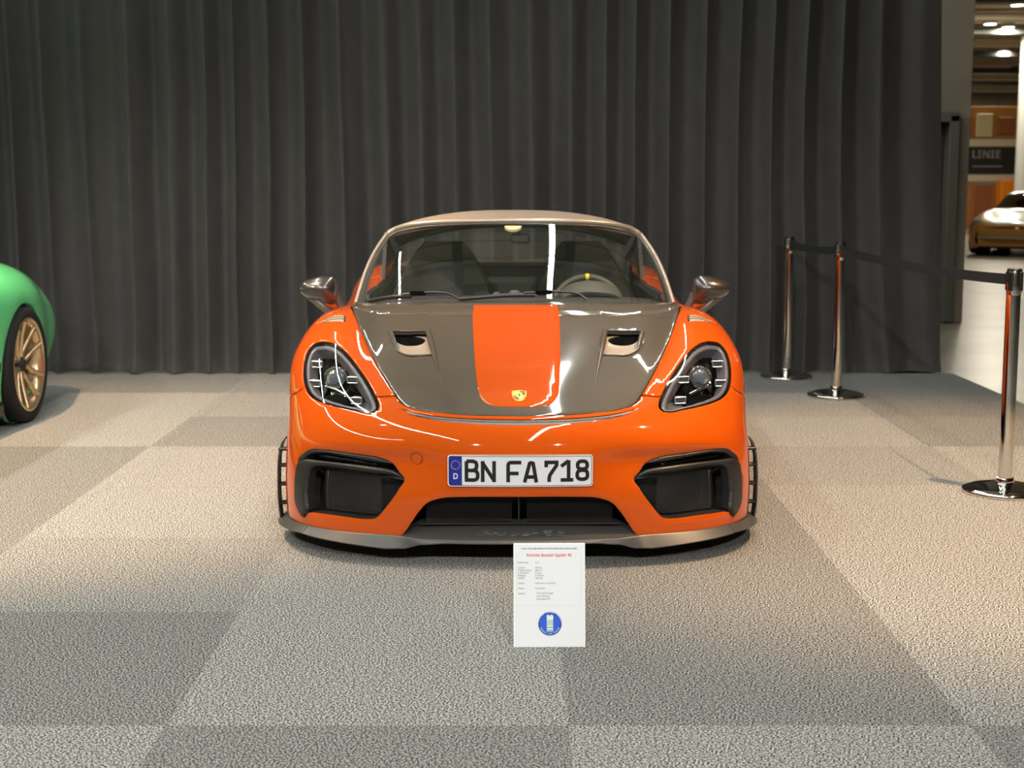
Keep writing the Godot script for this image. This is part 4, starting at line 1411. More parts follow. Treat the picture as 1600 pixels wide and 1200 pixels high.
# merges equal points and averages normals of faces that meet under an angle whose cosine exceeds keep
func soften(t: Tri, keep := 0.6) -> ArrayMesh:
	var at := {}
	var face := PackedVector3Array()
	var count := t.ix.size() / 3
	for f in count:
		var a := t.ix[f * 3]
		face.append((t.v[t.ix[f * 3 + 2]] - t.v[a]).cross(t.v[t.ix[f * 3 + 1]] - t.v[a]))
		for k in 3:
			var q := t.v[t.ix[f * 3 + k]]
			var key := Vector3i(roundi(q.x * 20000), roundi(q.y * 20000), roundi(q.z * 20000))
			if not at.has(key):
				at[key] = []
			at[key].append(f)
	var out := Tri.new()
	for f in count:
		if face[f].length() < 1e-13:
			continue
		var fn := face[f].normalized()
		var id: Array = []
		for k in 3:
			var q := t.v[t.ix[f * 3 + k]]
			var key := Vector3i(roundi(q.x * 20000), roundi(q.y * 20000), roundi(q.z * 20000))
			var n := Vector3.ZERO
			for g in at[key]:
				if face[g].length() > 1e-13 and face[g].normalized().dot(fn) > keep:
					n += face[g]
			id.append(out.vert(q, n.normalized() if n.length() > 1e-13 else fn, t.t[t.ix[f * 3 + k]]))
		out.ix.append_array([id[0], id[1], id[2]])
	return out.done()

func side_fin(side: float) -> void:
	var o := node("side_fin", car)
	var out := Tri.new()
	var line := smooth_path([Vector3(0.938, 0.075, -0.50), Vector3(0.944, 0.13, -0.50), Vector3(0.946, 0.22, -0.505), Vector3(0.943, 0.31, -0.515), Vector3(0.932, 0.365, -0.53), Vector3(0.918, 0.385, -0.545)], 5)
	var prev: Array = []
	for i in line.size():
		var q := line[i]
		var wide := 0.06
		var s := [q + Vector3(-0.004, 0, 0.008), q + Vector3(0.001, 0, 0.010), q + Vector3(0.004, 0, 0.004), q + Vector3(0.002, 0, -wide), q + Vector3(-0.003, 0, -wide)]
		for k in 5:
			s[k].x *= side
		if i:
			for k in 5:
				var away: Vector3 = [Vector3(-0.3, 0, 1), Vector3(1, 0, 0.8), Vector3(1, 0, 0), Vector3(0, 0, -1), Vector3(-1, 0, 0)][k]
				out.flat(prev[k], s[k], s[(k + 1) % 5], prev[(k + 1) % 5], Vector3(away.x * side, 0, away.z))
		prev = s
	put("fin", soften(out, 0.5), mats.satin_black, o)
	for y in [0.13, 0.205, 0.28, 0.345]:
		put("rung", block(Vector3(0.045, 0.012, 0.03), 0.003, Vector3(side * 0.922, y, -0.525)), mats.satin_black, o)

func number_plate() -> void:
	var place := func(x: float, y: float, h: float) -> Vector3:
		return Vector3(x + 0.002, 0.361 + y - 0.01 * h, 0.010 + h - 0.20 * x * x - 0.02 * y)
	var o := node("number_plate", car)
	var rounded := func(w: float, h: float, r: float) -> PackedVector2Array:
		var p := PackedVector2Array()
		for c in [[1, 1, 0.0], [-1, 1, PI / 2], [-1, -1, PI], [1, -1, PI * 1.5]]:
			for k in 6:
				var a: float = c[2] + PI / 2 * k / 5.0
				p.append(Vector2(c[0] * (w / 2 - r) + r * cos(a), c[1] * (h / 2 - r) + r * sin(a)))
		return p
	put("holder", plate_shape(rounded.call(0.522, 0.114, 0.011), 0.004, place, null, 0.03), mat("plate_rim", Color(0.86, 0.85, 0.83), 0.4), o)
	var face := mat("plate_white", Color(0.80, 0.81, 0.83), 0.35)
	var ink := mat("plate_black", Color(0.05, 0.047, 0.042), 0.4)
	var blue := mat("plate_blue", Color(0.06, 0.1, 0.5), 0.4)
	mat("star_yellow", Color(0.75, 0.72, 0.55), 0.5)
	put("border", plate_shape(rounded.call(0.515, 0.108, 0.009), 0.0048, place, null, 0.03), ink, o)
	put("face", plate_shape(rounded.call(0.511, 0.104, 0.008), 0.0052, place, null, 0.03), face, o)
	var band := Geometry2D.intersect_polygons(rounded.call(0.511, 0.104, 0.008), PackedVector2Array([Vector2(-0.3, -0.1), Vector2(-0.2095, -0.1), Vector2(-0.2095, 0.1), Vector2(-0.3, 0.1)]))
	put("blue_band", plate_shape(band[0], 0.0056, place, null, 0.03), blue, o)
	for k in 12:
		var a := TAU * k / 12
		var star := PackedVector2Array()
		for e in 10:
			var r := 0.0023 if e % 2 == 0 else 0.0011
			star.append(Vector2(-0.2325 + 0.0155 * cos(a) + r * sin(TAU * e / 10), 0.021 + 0.0155 * sin(a) + r * cos(TAU * e / 10)))
		put("star", plate_shape(star, 0.006, place), mats.star_yellow, o)
	# letters in the photograph's window of 250 by 160 (x 690, y 700), drawn as strokes
	var conv := func(x: float, y: float) -> Vector2:
		return Vector2((690.0 + x / 6.4 - 813.0) / 434.6, -(700.0 + y / 6.4 - 735.0) / 434.6)
	var glyphs := {
		"B": [[250, 125, 250, 315, 330, 315, 352, 305, 362, 285, 362, 250, 350, 228, 330, 218, 250, 218], [250, 125, 318, 125, 345, 138, 352, 160, 350, 190, 338, 208, 318, 216]],
		"N": [[412, 334, 412, 122], [405, 130, 530, 326], [526, 334, 526, 122]],
		"F": [[666, 335, 666, 160, 672, 145, 688, 136, 797, 136], [666, 246, 770, 246]],
		"A": [[830, 337, 880, 145, 896, 138, 915, 145, 948, 337], [845, 282, 938, 282]],
		"7": [[1046, 185, 1046, 136, 1150, 136, 1150, 165, 1085, 260, 1076, 290, 1076, 333]],
		"1": [[1195, 178, 1268, 122], [1270, 116, 1270, 318], [1190, 315, 1318, 315]]}
	for g in glyphs:
		var t := Tri.new()
		for l in glyphs[g]:
			var pts := PackedVector2Array()
			for q in pairs(l):
				pts.append(conv.call(q.x, q.y))
			stroke(t, pts, 0.0132, 0.0062, place)
		put("letter", t.done(), ink, o)
	var eight := Tri.new()
	for ov in [[1408, 168, 48, 40], [1408, 265, 52, 46]]:
		var pts := PackedVector2Array()
		for k in 24:
			var a := TAU * k / 24
			pts.append(conv.call(ov[0] + ov[2] * signf(cos(a)) * pow(absf(cos(a)), 0.75), ov[1] + ov[3] * signf(sin(a)) * pow(absf(sin(a)), 0.75)))
		stroke(eight, pts, 0.0132, 0.0062, place, true)
	put("letter", eight.done(), ink, o)
	var d := Tri.new()
	var dp := PackedVector2Array()
	for q in pairs([124, 302, 124, 254, 146, 254, 158, 264, 158, 292, 146, 302]):
		dp.append(conv.call(q.x, q.y))
	stroke(d, dp, 0.0035, 0.0061, place, true)
	put("letter", d.done(), mats.plate_white, o)

func crest() -> void:
	var o := node("crest", car)
	nose.at(0, 6.235)
	var n := nose.n
	var right := Vector3.RIGHT
	var up := n.cross(right).normalized()
	var base := nose.p + n * 0.0052 + Vector3(0.0015, 0, 0)
	# 54 mm wide shield; x and y run from -1 to 1
	var place := func(x: float, y: float, h: float) -> Vector3:
		return base + right * x * 0.0275 + up * y * 0.050 + n * h
	var gold := mat("crest_gold", Color(0.95, 0.72, 0.2), 0.25, 0.7)
	var pale := mat("crest_pale", Color(0.98, 0.82, 0.4), 0.35, 0.3)
	var red := mat("crest_red", Color(0.45, 0.05, 0.02), 0.4)
	var dark := mat("crest_black", Color(0.05, 0.03, 0.02), 0.4)
	var shield := PackedVector2Array(pairs([-1, 0.86, -0.5, 0.93, 0, 0.98, 0.5, 0.93, 1, 0.86, 1.0, 0.2, 0.9, -0.25, 0.65, -0.65, 0.3, -0.92, 0, -1, -0.3, -0.92, -0.65, -0.65, -0.9, -0.25, -1.0, 0.2]))
	put("shield", plate_shape(shield, 0.002, place), gold, o)
	for r in [[0.08, 0.62, 0.84, 0.78, red], [0.08, 0.34, 0.86, 0.52, dark], [0.3, 0.1, 0.84, 0.26, red], [-0.82, -0.2, -0.2, -0.06, red], [-0.72, -0.46, -0.05, -0.3, dark], [-0.5, -0.7, -0.05, -0.56, red], [-0.84, 0.12, -0.3, 0.7, pale], [0.08, -0.62, 0.55, -0.05, pale]]:
		put("field", plate_shape(PackedVector2Array([Vector2(r[0], r[1]), Vector2(r[2], r[1]), Vector2(r[2], r[3]), Vector2(r[0], r[3])]), 0.0026, place), r[4], o)
	var small := PackedVector2Array()
	for q in shield:
		small.append(Vector2(q.x * 0.4, q.y * 0.42 + 0.05))
	put("inner_shield", plate_shape(small, 0.0032, place), pale, o)
	put("horse", plate_shape(PackedVector2Array(pairs([-0.12, -0.22, 0.0, -0.1, 0.16, -0.2, 0.1, 0.05, 0.2, 0.2, 0.02, 0.3, -0.1, 0.16, -0.2, 0.1, -0.08, 0.0])), 0.0037, place), dark, o)

func mirror(side: float) -> void:
	var o := node("door_mirror", car)
	# a shell swept from its blunt inner end to its pointed outer end
	var out := Tri.new()
	var xs := [0.826, 0.830, 0.842, 0.865, 0.895, 0.925, 0.955, 0.978, 0.992, 0.998]
	var ry := [0.012, 0.040, 0.052, 0.058, 0.057, 0.052, 0.044, 0.034, 0.021, 0.006]
	var cy := [0.905, 0.905, 0.905, 0.904, 0.903, 0.902, 0.901, 0.901, 0.902, 0.903]
	var rz := [0.02, 0.05, 0.065, 0.075, 0.078, 0.074, 0.064, 0.05, 0.03, 0.008]
	var segs := 24
	var rings: Array = []
	for i in xs.size():
		var line: Array = []
		for k in segs:
			var a := TAU * k / segs
			var y: float = sin(a) * ry[i]
			if y < 0:
				y *= 1.0 + 0.5 * smoothstep(0.905, 0.845, xs[i])
			var z: float = cos(a) * rz[i] * (0.55 if cos(a) < 0 else 1.0)
			line.append(Vector3(side * xs[i], cy[i] + y, -1.60 + z))
		rings.append(line)
	for i in xs.size() - 1:
		for k in segs:
			var mid: Vector3 = (rings[i][k] + rings[i + 1][(k + 1) % segs]) / 2.0
			out.flat(rings[i][k], rings[i + 1][k], rings[i + 1][(k + 1) % segs], rings[i][(k + 1) % segs], mid - Vector3(side * lerpf(0.9, mid.x * side, 0.6), 0.895, -1.61))
	for i in [0, xs.size() - 1]:
		var c := Vector3(side * xs[i], cy[i], -1.6)
		for k in segs:
			out.flat(c, rings[i][k], rings[i][(k + 1) % segs], c, Vector3(side * (-1.0 if i == 0 else 1.0), 0, 0))
	put("shell", soften(out, 0.3), mats.mirror_carbon, o)
	put("stalk", tube(smooth_path([Vector3(side * 0.962, 0.872, -1.60), Vector3(side * 0.925, 0.845, -1.585), Vector3(side * 0.885, 0.813, -1.58), Vector3(side * 0.84, 0.778, -1.60)], 4), 0.0085, 10, 2.0), mats.mirror_grey, o)
	put("stalk", tube(smooth_path([Vector3(side * 0.828, 0.88, -1.61), Vector3(side * 0.822, 0.85, -1.615), Vector3(side * 0.81, 0.82, -1.62), Vector3(side * 0.79, 0.79, -1.63)], 4), 0.009, 10, 1.8), mats.mirror_grey, o)
	put("orange_reflection", block(Vector3(0.06, 0.02, 0.05), 0.006, Vector3(side * 0.855, 0.825, -1.605), Basis(Vector3.BACK, side * 0.3)), mats.orange_paint, o)  # car colour mirrored under the shell, built as an orange block

var screen: Surf
var top: Surf

func glasshouse() -> void:

	# windscreen
	var base := [Vector3(0, 0.858, -1.36), Vector3(0.25, 0.856, -1.375), Vector3(0.48, 0.848, -1.425), Vector3(0.64, 0.838, -1.51), Vector3(0.738, 0.826, -1.63)]
	var head := [Vector3(0, 1.200, -2.04), Vector3(0.22, 1.198, -2.05), Vector3(0.42, 1.188, -2.085), Vector3(0.555, 1.168, -2.135), Vector3(0.628, 1.138, -2.195)]
	var rows: Array = []
	for r in 4:
		var t := r / 3.0
		var line: Array = []
		for i in 5:
			var p: Vector3 = base[i].lerp(head[i], t)
			var belly: float = t * (1.0 - t) * 4.0
			line.append(p + Vector3(0.012 * belly * i / 4.0, 0.022 * belly, 0.012 * belly))
		rows.append(line)
	screen = Surf.new(rows, true)
	var all := PackedVector2Array([Vector2(-4, 0), Vector2(4, 0), Vector2(4, 3), Vector2(-4, 3)])
	put("windscreen", panel(screen, all, [], Vector2(0.1, 0.1), 0.0, 0.0), mats.windscreen_glass, car)
	# black band printed round the glass edge
	put("glass_border", panel(screen, all, [PackedVector2Array([Vector2(-3.62, 0.10), Vector2(-3.4, 0.05), Vector2(3.4, 0.05), Vector2(3.62, 0.10), Vector2(3.62, 2.7), Vector2(3.4, 2.9), Vector2(-3.4, 2.9), Vector2(-3.62, 2.7)])], Vector2(0.1, 0.05), -0.004, 0.0), mats.satin_black, car)
	# frame up both pillars and across the head
	for side in [-1.0, 1.0]:
		var line := PackedVector3Array()
		for k in 19:
			line.append(screen.off(side * 4.02, k / 18.0 * 2.86, 0.004))
		put("windscreen_pillar", tube(line, 0.0092, 12, 1.1), mats.frame_highlight, car)
	var across := PackedVector3Array()
	for k in 61:
		var u := -4.02 + 8.04 * k / 60.0
		across.append(screen.off(u, 3.0 - 0.14 * smoothstep(3.3, 4.02, absf(u)), 0.004))
	put("windscreen_header", tube(across, 0.0095, 12, 1.2), mats.frame_highlight, car)
	# rain sensor cover behind the glass
	var dome := PackedVector2Array()
	for k in 17:
		var a := PI + PI * k / 16.0
		dome.append(Vector2(-0.02 + 0.19 * cos(a), 2.93 + 0.2 * sin(a)))
	put("sensor_cover", panel(screen, dome, [], Vector2(0.05, 0.05), -0.012, 0.012, 0.004), mats.cream, car)
	# fabric roof
	var over: Array = []
	for r in [[-2.03, 1.206, 1.132, 0.625], [-2.16, 1.232, 1.145, 0.635], [-2.32, 1.247, 1.15, 0.645], [-2.55, 1.244, 1.145, 0.65], [-2.85, 1.205, 1.10, 0.65], [-3.15, 1.12, 1.02, 0.63]]:
		var line: Array = []
		for i in 6:
			var t := i / 5.0
			var x: float = r[3] * t
			var y: float = lerpf(r[1], r[2], pow(t, 2.6))
			var bow := 0.15 * pow(t, 2.2) if r[0] > -2.1 else (0.06 * pow(t, 2.0) if r[0] > -2.3 else 0.0)
			line.append(Vector3(x, y, r[0] - bow))
		over.append(line)
	top = Surf.new(over, true)
	put("fabric_roof", panel(top, PackedVector2Array([Vector2(-5, 0), Vector2(5, 0), Vector2(5, 4.6), Vector2(-5, 4.6)]), [], Vector2(0.25, 0.25), 0.0, 0.015, 0.004), mats.roof_cloth_sheen, car)
	# wipers, parked at the foot of the glass
	for w in [[-1.75, -3.3, 0.0], [0.55, -1.2, 0.0]]:
		var o := node("wiper", car)
		var a: float = w[0]
		var s := -1.0
		put("blade", tube(smooth_path([screen.off(a - 0.2, 0.14, 0.012), screen.off(a - 0.7, 0.12, 0.014), screen.off(a - 1.55, 0.03, 0.012)], 6), 0.006, 8, 1.6), mats.satin_black, o)
		put("arm", tube(smooth_path([screen.off(a + 0.75, 0.02, 0.01), screen.off(a + 0.55, 0.13, 0.024), screen.off(a + 0.2, 0.17, 0.026), screen.off(a - 0.4, 0.15, 0.022)], 6), 0.007, 8, 0.8), mats.satin_black, o)
		put("clip", block(Vector3(0.075, 0.02, 0.025), 0.005, screen.off(a - 0.05, 0.16, 0.024)), mats.gloss_black, o)

func rear_body() -> void:
	# sides from behind the front wheel to the tail; u runs from the sill up to the shoulder and over the deck
	var table := [
		[-1.27, [0.868, 0.16], [0.905, 0.40], [0.912, 0.60], [0.858, 0.735], [0.775, 0.80], [0.69, 0.825]],
		[-1.62, [0.866, 0.155], [0.898, 0.40], [0.893, 0.60], [0.848, 0.735], [0.772, 0.808], [0.705, 0.838]],
		[-2.05, [0.86, 0.15], [0.885, 0.40], [0.892, 0.60], [0.855, 0.75], [0.78, 0.83], [0.71, 0.85]],
		[-2.6, [0.86, 0.15], [0.885, 0.40], [0.898, 0.62], [0.864, 0.78], [0.79, 0.86], [0.70, 0.875]],
		[-3.0, [0.872, 0.15], [0.905, 0.40], [0.918, 0.64], [0.888, 0.80], [0.80, 0.885], [0.67, 0.905]],
		[-3.4, [0.885, 0.15], [0.926, 0.40], [0.932, 0.66], [0.90, 0.815], [0.79, 0.905], [0.62, 0.925]],
		[-3.85, [0.85, 0.18], [0.895, 0.40], [0.905, 0.65], [0.872, 0.80], [0.76, 0.89], [0.57, 0.915]],
		[-4.2, [0.78, 0.22], [0.83, 0.42], [0.84, 0.64], [0.80, 0.78], [0.69, 0.86], [0.50, 0.885]],
		[-4.37, [0.70, 0.26], [0.74, 0.44], [0.745, 0.62], [0.70, 0.74], [0.6, 0.80], [0.42, 0.82]]]
	var grid: Array = []
	for side in [-1.0, 1.0]:
		var rows: Array = []
		for r in table:
			var line: Array = []
			for i in range(1, 7):
				line.append(Vector3(side * r[i][0], r[i][1], r[0]))
			rows.append(line)
		var s := Surf.new(rows, false, [], -side)
		# rear wheel opening, found on the sheet by its height and length
		var hole := PackedVector2Array()
		for k in 36:
			var a := TAU * k / 36
			var want := Vector2(0.335 + 0.375 * sin(a), -3.41 + 0.375 * cos(a))
			var q := Vector2(1.0, 5.0)
			for it in 25:
				var p := s.at(q.x, q.y)
				var e := want - Vector2(p.y, p.z)
				var pu := s.at(q.x + 0.01, q.y)
				var pv := s.at(q.x, q.y + 0.01)
				var ju := Vector2(pu.y - p.y, pu.z - p.z) * 100.0
				var jv := Vector2(pv.y - p.y, pv.z - p.z) * 100.0
				var det := ju.x * jv.y - jv.x * ju.y
				if absf(det) > 1e-7:
					q += Vector2(e.x * jv.y - jv.x * e.y, ju.x * e.y - e.x * ju.y) / det * 0.8
				q = q.clamp(Vector2(-0.6, 2.5), Vector2(4.5, 7.5))
			hole.append(q)
		put("door", panel(s, PackedVector2Array([Vector2(0, 1.02), Vector2(5, 1.02), Vector2(5, 3.3), Vector2(4, 3.35), Vector2(2, 3.2), Vector2(0.4, 3.0), Vector2(0, 2.9)]), [], Vector2(0.2, 0.2), 0.0, 0.012, 0.003), mats.orange_paint, car)
		put("front_sill", panel(s, PackedVector2Array([Vector2(0, 0.05), Vector2(1.7, 0.05), Vector2(1.7, 0.98), Vector2(0, 0.98)]), [], Vector2(0.2, 0.2), -0.003, 0.012, 0.003), mats.orange_paint, car)
		put("rear_wing", panel(s, PackedVector2Array([Vector2(0, 2.94), Vector2(0.4, 3.04), Vector2(2, 3.24), Vector2(4, 3.39), Vector2(5, 3.34), Vector2(5, 8), Vector2(0, 8)]), [hole], Vector2(0.2, 0.2), 0.0, 0.012, 0.003), mats.orange_paint, car)
	# deck behind the seats, and the tail
	var deck := Surf.new(rows3([
		[0, 0.90, -3.05, 0.22, 0.92, -3.05, 0.42, 0.915, -3.05, 0.66, 0.905, -3.0],
		[0, 0.91, -3.4, 0.22, 0.945, -3.4, 0.40, 0.94, -3.4, 0.615, 0.925, -3.4],
		[0, 0.90, -3.85, 0.22, 0.92, -3.85, 0.38, 0.92, -3.85, 0.565, 0.915, -3.85],
		[0, 0.885, -4.2, 0.2, 0.89, -4.2, 0.35, 0.89, -4.2, 0.495, 0.885, -4.2],
		[0, 0.82, -4.42, 0.18, 0.82, -4.42, 0.3, 0.82, -4.40, 0.415, 0.82, -4.37]]), true)
	put("rear_deck", panel(deck, PackedVector2Array([Vector2(-3, 0), Vector2(3, 0), Vector2(3, 4), Vector2(-3, 4)]), [], Vector2(0.2, 0.2), 0.0, 0.012, 0.003), mats.satin_black, car)
	put("tail", block(Vector3(1.42, 0.58, 0.1), 0.04, Vector3(0, 0.53, -4.38)), mats.orange_paint, car)
	put("floor_pan", block(Vector3(1.46, 0.05, 3.6), 0.01, Vector3(0, 0.14, -2.5)), mats.matt_black, car)
	put("bulkhead", block(Vector3(1.3, 0.55, 0.04), 0.01, Vector3(0, 0.45, -1.0)), mats.matt_black, car)

func cabin() -> void:
	var o := node("dashboard", car)
	var d := Surf.new(rows3([
		[0, 0.84, -1.42, 0.25, 0.838, -1.43, 0.48, 0.83, -1.47, 0.68, 0.82, -1.58],
		[0, 0.855, -1.62, 0.25, 0.855, -1.62, 0.48, 0.85, -1.64, 0.70, 0.83, -1.72],
		[0, 0.85, -1.80, 0.25, 0.85, -1.80, 0.48, 0.845, -1.82, 0.71, 0.825, -1.86],
		[0, 0.76, -1.90, 0.25, 0.76, -1.90, 0.48, 0.76, -1.90, 0.71, 0.76, -1.90],
		[0, 0.55, -1.88, 0.25, 0.55, -1.88, 0.48, 0.55, -1.88, 0.71, 0.55, -1.88]]), true)
	put("top_pad", panel(d, PackedVector2Array([Vector2(-3, 0), Vector2(3, 0), Vector2(3, 4), Vector2(-3, 4)]), [], Vector2(0.25, 0.25), 0.0, 0.0), mats.cabin_black, o)
	# instrument hood in front of the wheel
	var hood: Array = []
	for r in [[-1.66, 0.84, 0.145, 0.04], [-1.72, 0.84, 0.15, 0.065], [-1.80, 0.84, 0.155, 0.082], [-1.86, 0.84, 0.15, 0.08]]:
		var line: Array = []
		for i in 9:
			var a := PI * i / 8.0
			line.append(Vector3(0.362 - cos(a) * r[2], r[1] + sin(a) * r[3], r[0]))
		hood.append(line)
	var hs := Surf.new(hood, false)
	put("instrument_hood", panel(hs, PackedVector2Array([Vector2(0, 0), Vector2(8, 0), Vector2(8, 3), Vector2(0, 3)]), [], Vector2(0.5, 0.25), 0.0, 0.01), mats.cabin_grey, o)
	for p in [[0.0, 0.862, -1.66, 0.034], [-0.085, 0.852, -1.68, 0.024], [0.09, 0.852, -1.68, 0.022]]:
		var dial := put("dial", lathe([Vector2(p[3], -0.02), Vector2(p[3], 0.0), Vector2(p[3] * 0.85, 0.016), Vector2(p[3] * 0.5, 0.026), Vector2(0.001, 0.028)], 20), mats.cabin_grey, o)
		dial.position = Vector3(p[0], p[1], p[2])
	# steering wheel
	var w := node("steering_wheel", car)
	w.position = Vector3(0.362, 0.765, -1.98)
	w.basis = Basis(Vector3.RIGHT, -0.35)
	var rim := PackedVector3Array()
	for k in 48:
		var a := TAU * k / 48
		rim.append(Vector3(sin(a) * 0.172, cos(a) * 0.172, 0))
	put("rim", tube(rim, 0.0165, 10, 1.0, Vector3.BACK, true), mats.cabin_grey, w)
	put("centre_mark", tube(smooth_path([Vector3(sin(-0.05) * 0.172, cos(0.05) * 0.172, 0), Vector3(0, 0.172, 0), Vector3(sin(0.05) * 0.172, cos(0.05) * 0.172, 0)], 3), 0.0175, 10, 1.0, Vector3.BACK), mats.yellow_mark, w)
	put("hub", lathe([Vector2(0.06, -0.02), Vector2(0.06, 0.01), Vector2(0.05, 0.02), Vector2(0.001, 0.024)], 24), mats.cabin_black, w).basis = Basis(Vector3.RIGHT, -PI / 2)
	for a in [0.0, PI, -PI / 2]:
		put("spoke", block(Vector3(0.13, 0.03, 0.012), 0.004, Vector3(cos(a) * 0.11, sin(a) * 0.11, 0), Basis(Vector3.BACK, a)), mats.cabin_black, w)
	# bucket seats
	for side in [-1.0, 1.0]:
		var s := node("bucket_seat", car)
		s.position = Vector3(side * 0.37, 0, 0)
		var back: Array = []
		for r in [[0.35, -2.42, 0.25, 0.08], [0.55, -2.50, 0.26, 0.10], [0.75, -2.58, 0.255, 0.10], [0.90, -2.64, 0.20, 0.07], [1.02, -2.69, 0.14, 0.04], [1.08, -2.71, 0.10, 0.02]]:
			var line: Array = []
			for i in 7:
				var t := i / 3.0 - 1.0
				line.append(Vector3(t * r[2], r[0], r[1] + r[3] * absf(t) * absf(t)))
			back.append(line)
		put("backrest", panel(Surf.new(back, false), PackedVector2Array([Vector2(0, 0), Vector2(6, 0), Vector2(6, 5), Vector2(0, 5)]), [], Vector2(0.5, 0.25), 0.0, 0.05, 0.01), mats.cabin_black, s)
		put("cushion", block(Vector3(0.46, 0.12, 0.5), 0.04, Vector3(0, 0.3, -2.2)), mats.cabin_black, s)
	# inside mirror on its stem, door caps
	var m := node("inside_mirror", car)
	put("housing", block(Vector3(0.10, 0.052, 0.03), 0.012, Vector3(0.03, 1.115, -2.06)), mats.matt_black, m)
	put("stem", tube(PackedVector3Array([Vector3(0.03, 1.13, -2.06), Vector3(0.01, 1.165, -2.03)]), 0.008, 8), mats.matt_black, m)
	put("rear_bulkhead", block(Vector3(1.34, 0.66, 0.05), 0.02, Vector3(0, 0.62, -2.98)), mats.cabin_black, car)
	for side in [-1.0, 1.0]:
		put("side_buttress", plate_shape(PackedVector2Array(pairs([-2.62, 0.80, -2.95, 1.12, -3.2, 1.04, -3.75, 0.93, -3.75, 0.85, -3.0, 0.80])), 0.02, func(z: float, y: float, h: float) -> Vector3: return Vector3(side * (0.69 + h), y, z)), mats.cabin_black, car)
		put("door_cap", block(Vector3(0.07, 0.12, 1.2), 0.02, Vector3(side * 0.705, 0.80, -2.38)), mats.cabin_black, car)

func make_wheel(parent: Node, r: float, wide: float, finish: Material, spokes := 5) -> Node3D:
	# built about the y axis turned to z: +z is the outer face
	var o := node("wheel", parent)
	var turn := Basis(Vector3.RIGHT, PI / 2)
	var h := wide / 2.0
	var rim_r := r - 0.072
	var t := put("tyre", lathe([Vector2(rim_r + 0.004, -h + 0.012), Vector2(rim_r + 0.02, -h), Vector2(r - 0.022, -h + 0.004), Vector2(r - 0.006, -h + 0.018), Vector2(r, -h + 0.04), Vector2(r, h - 0.04), Vector2(r - 0.006, h - 0.018), Vector2(r - 0.022, h - 0.004), Vector2(rim_r + 0.02, h), Vector2(rim_r + 0.004, h - 0.012)], 64), mats.tyre_rubber, o)
	t.basis = turn
	var rim := put("rim", lathe([Vector2(rim_r - 0.03, -h + 0.02), Vector2(rim_r, -h + 0.012), Vector2(rim_r + 0.006, -h + 0.014), Vector2(rim_r - 0.025, -h + 0.05), Vector2(rim_r - 0.03, h - 0.05), Vector2(rim_r - 0.012, h - 0.022), Vector2(rim_r + 0.002, h - 0.012), Vector2(rim_r + 0.007, h - 0.006), Vector2(rim_r - 0.004, h - 0.004), Vector2(rim_r - 0.014, h - 0.012)], 64), finish, o)
	rim.basis = turn
	put("barrel_back", lathe([Vector2(rim_r - 0.025, -h + 0.03), Vector2(0.06, -h + 0.05)], 40), mats.matt_black, o).basis = turn
	var disc := put("brake_disc", lathe([Vector2(0.18, -0.02), Vector2(0.18, 0.01), Vector2(0.08, 0.012), Vector2(0.08, 0.03), Vector2(0.001, 0.03)], 40), mats.lamp_grey, o)
	disc.basis = turn
	var hub := put("hub", lathe([Vector2(0.05, h - 0.09), Vector2(0.048, h - 0.06), Vector2(0.035, h - 0.05), Vector2(0.03, h - 0.035), Vector2(0.001, h - 0.032)], 24), mats.matt_black, o)
	hub.basis = turn
	for k in spokes:
		for s in [-1.0, 1.0]:
			var a := TAU * k / spokes
			var a1: float = a + s * 0.07
			var a2: float = a + s * (PI / spokes) * 0.58
			var inner := Vector3(cos(a1) * 0.045, sin(a1) * 0.045, h - 0.07)
			var outer := Vector3(cos(a2) * (rim_r - 0.012), sin(a2) * (rim_r - 0.012), h - 0.026)
			var mid := inner.lerp(outer, 0.5) + Vector3(0, 0, -0.004)
			put("spoke", tube(smooth_path([inner, mid, outer], 5), PackedFloat32Array([0.017, 0.0158, 0.0145, 0.0135, 0.013, 0.0128, 0.0128, 0.013, 0.0135, 0.0145, 0.017]), 8, 1.3, Vector3.BACK), finish, o)
	return o

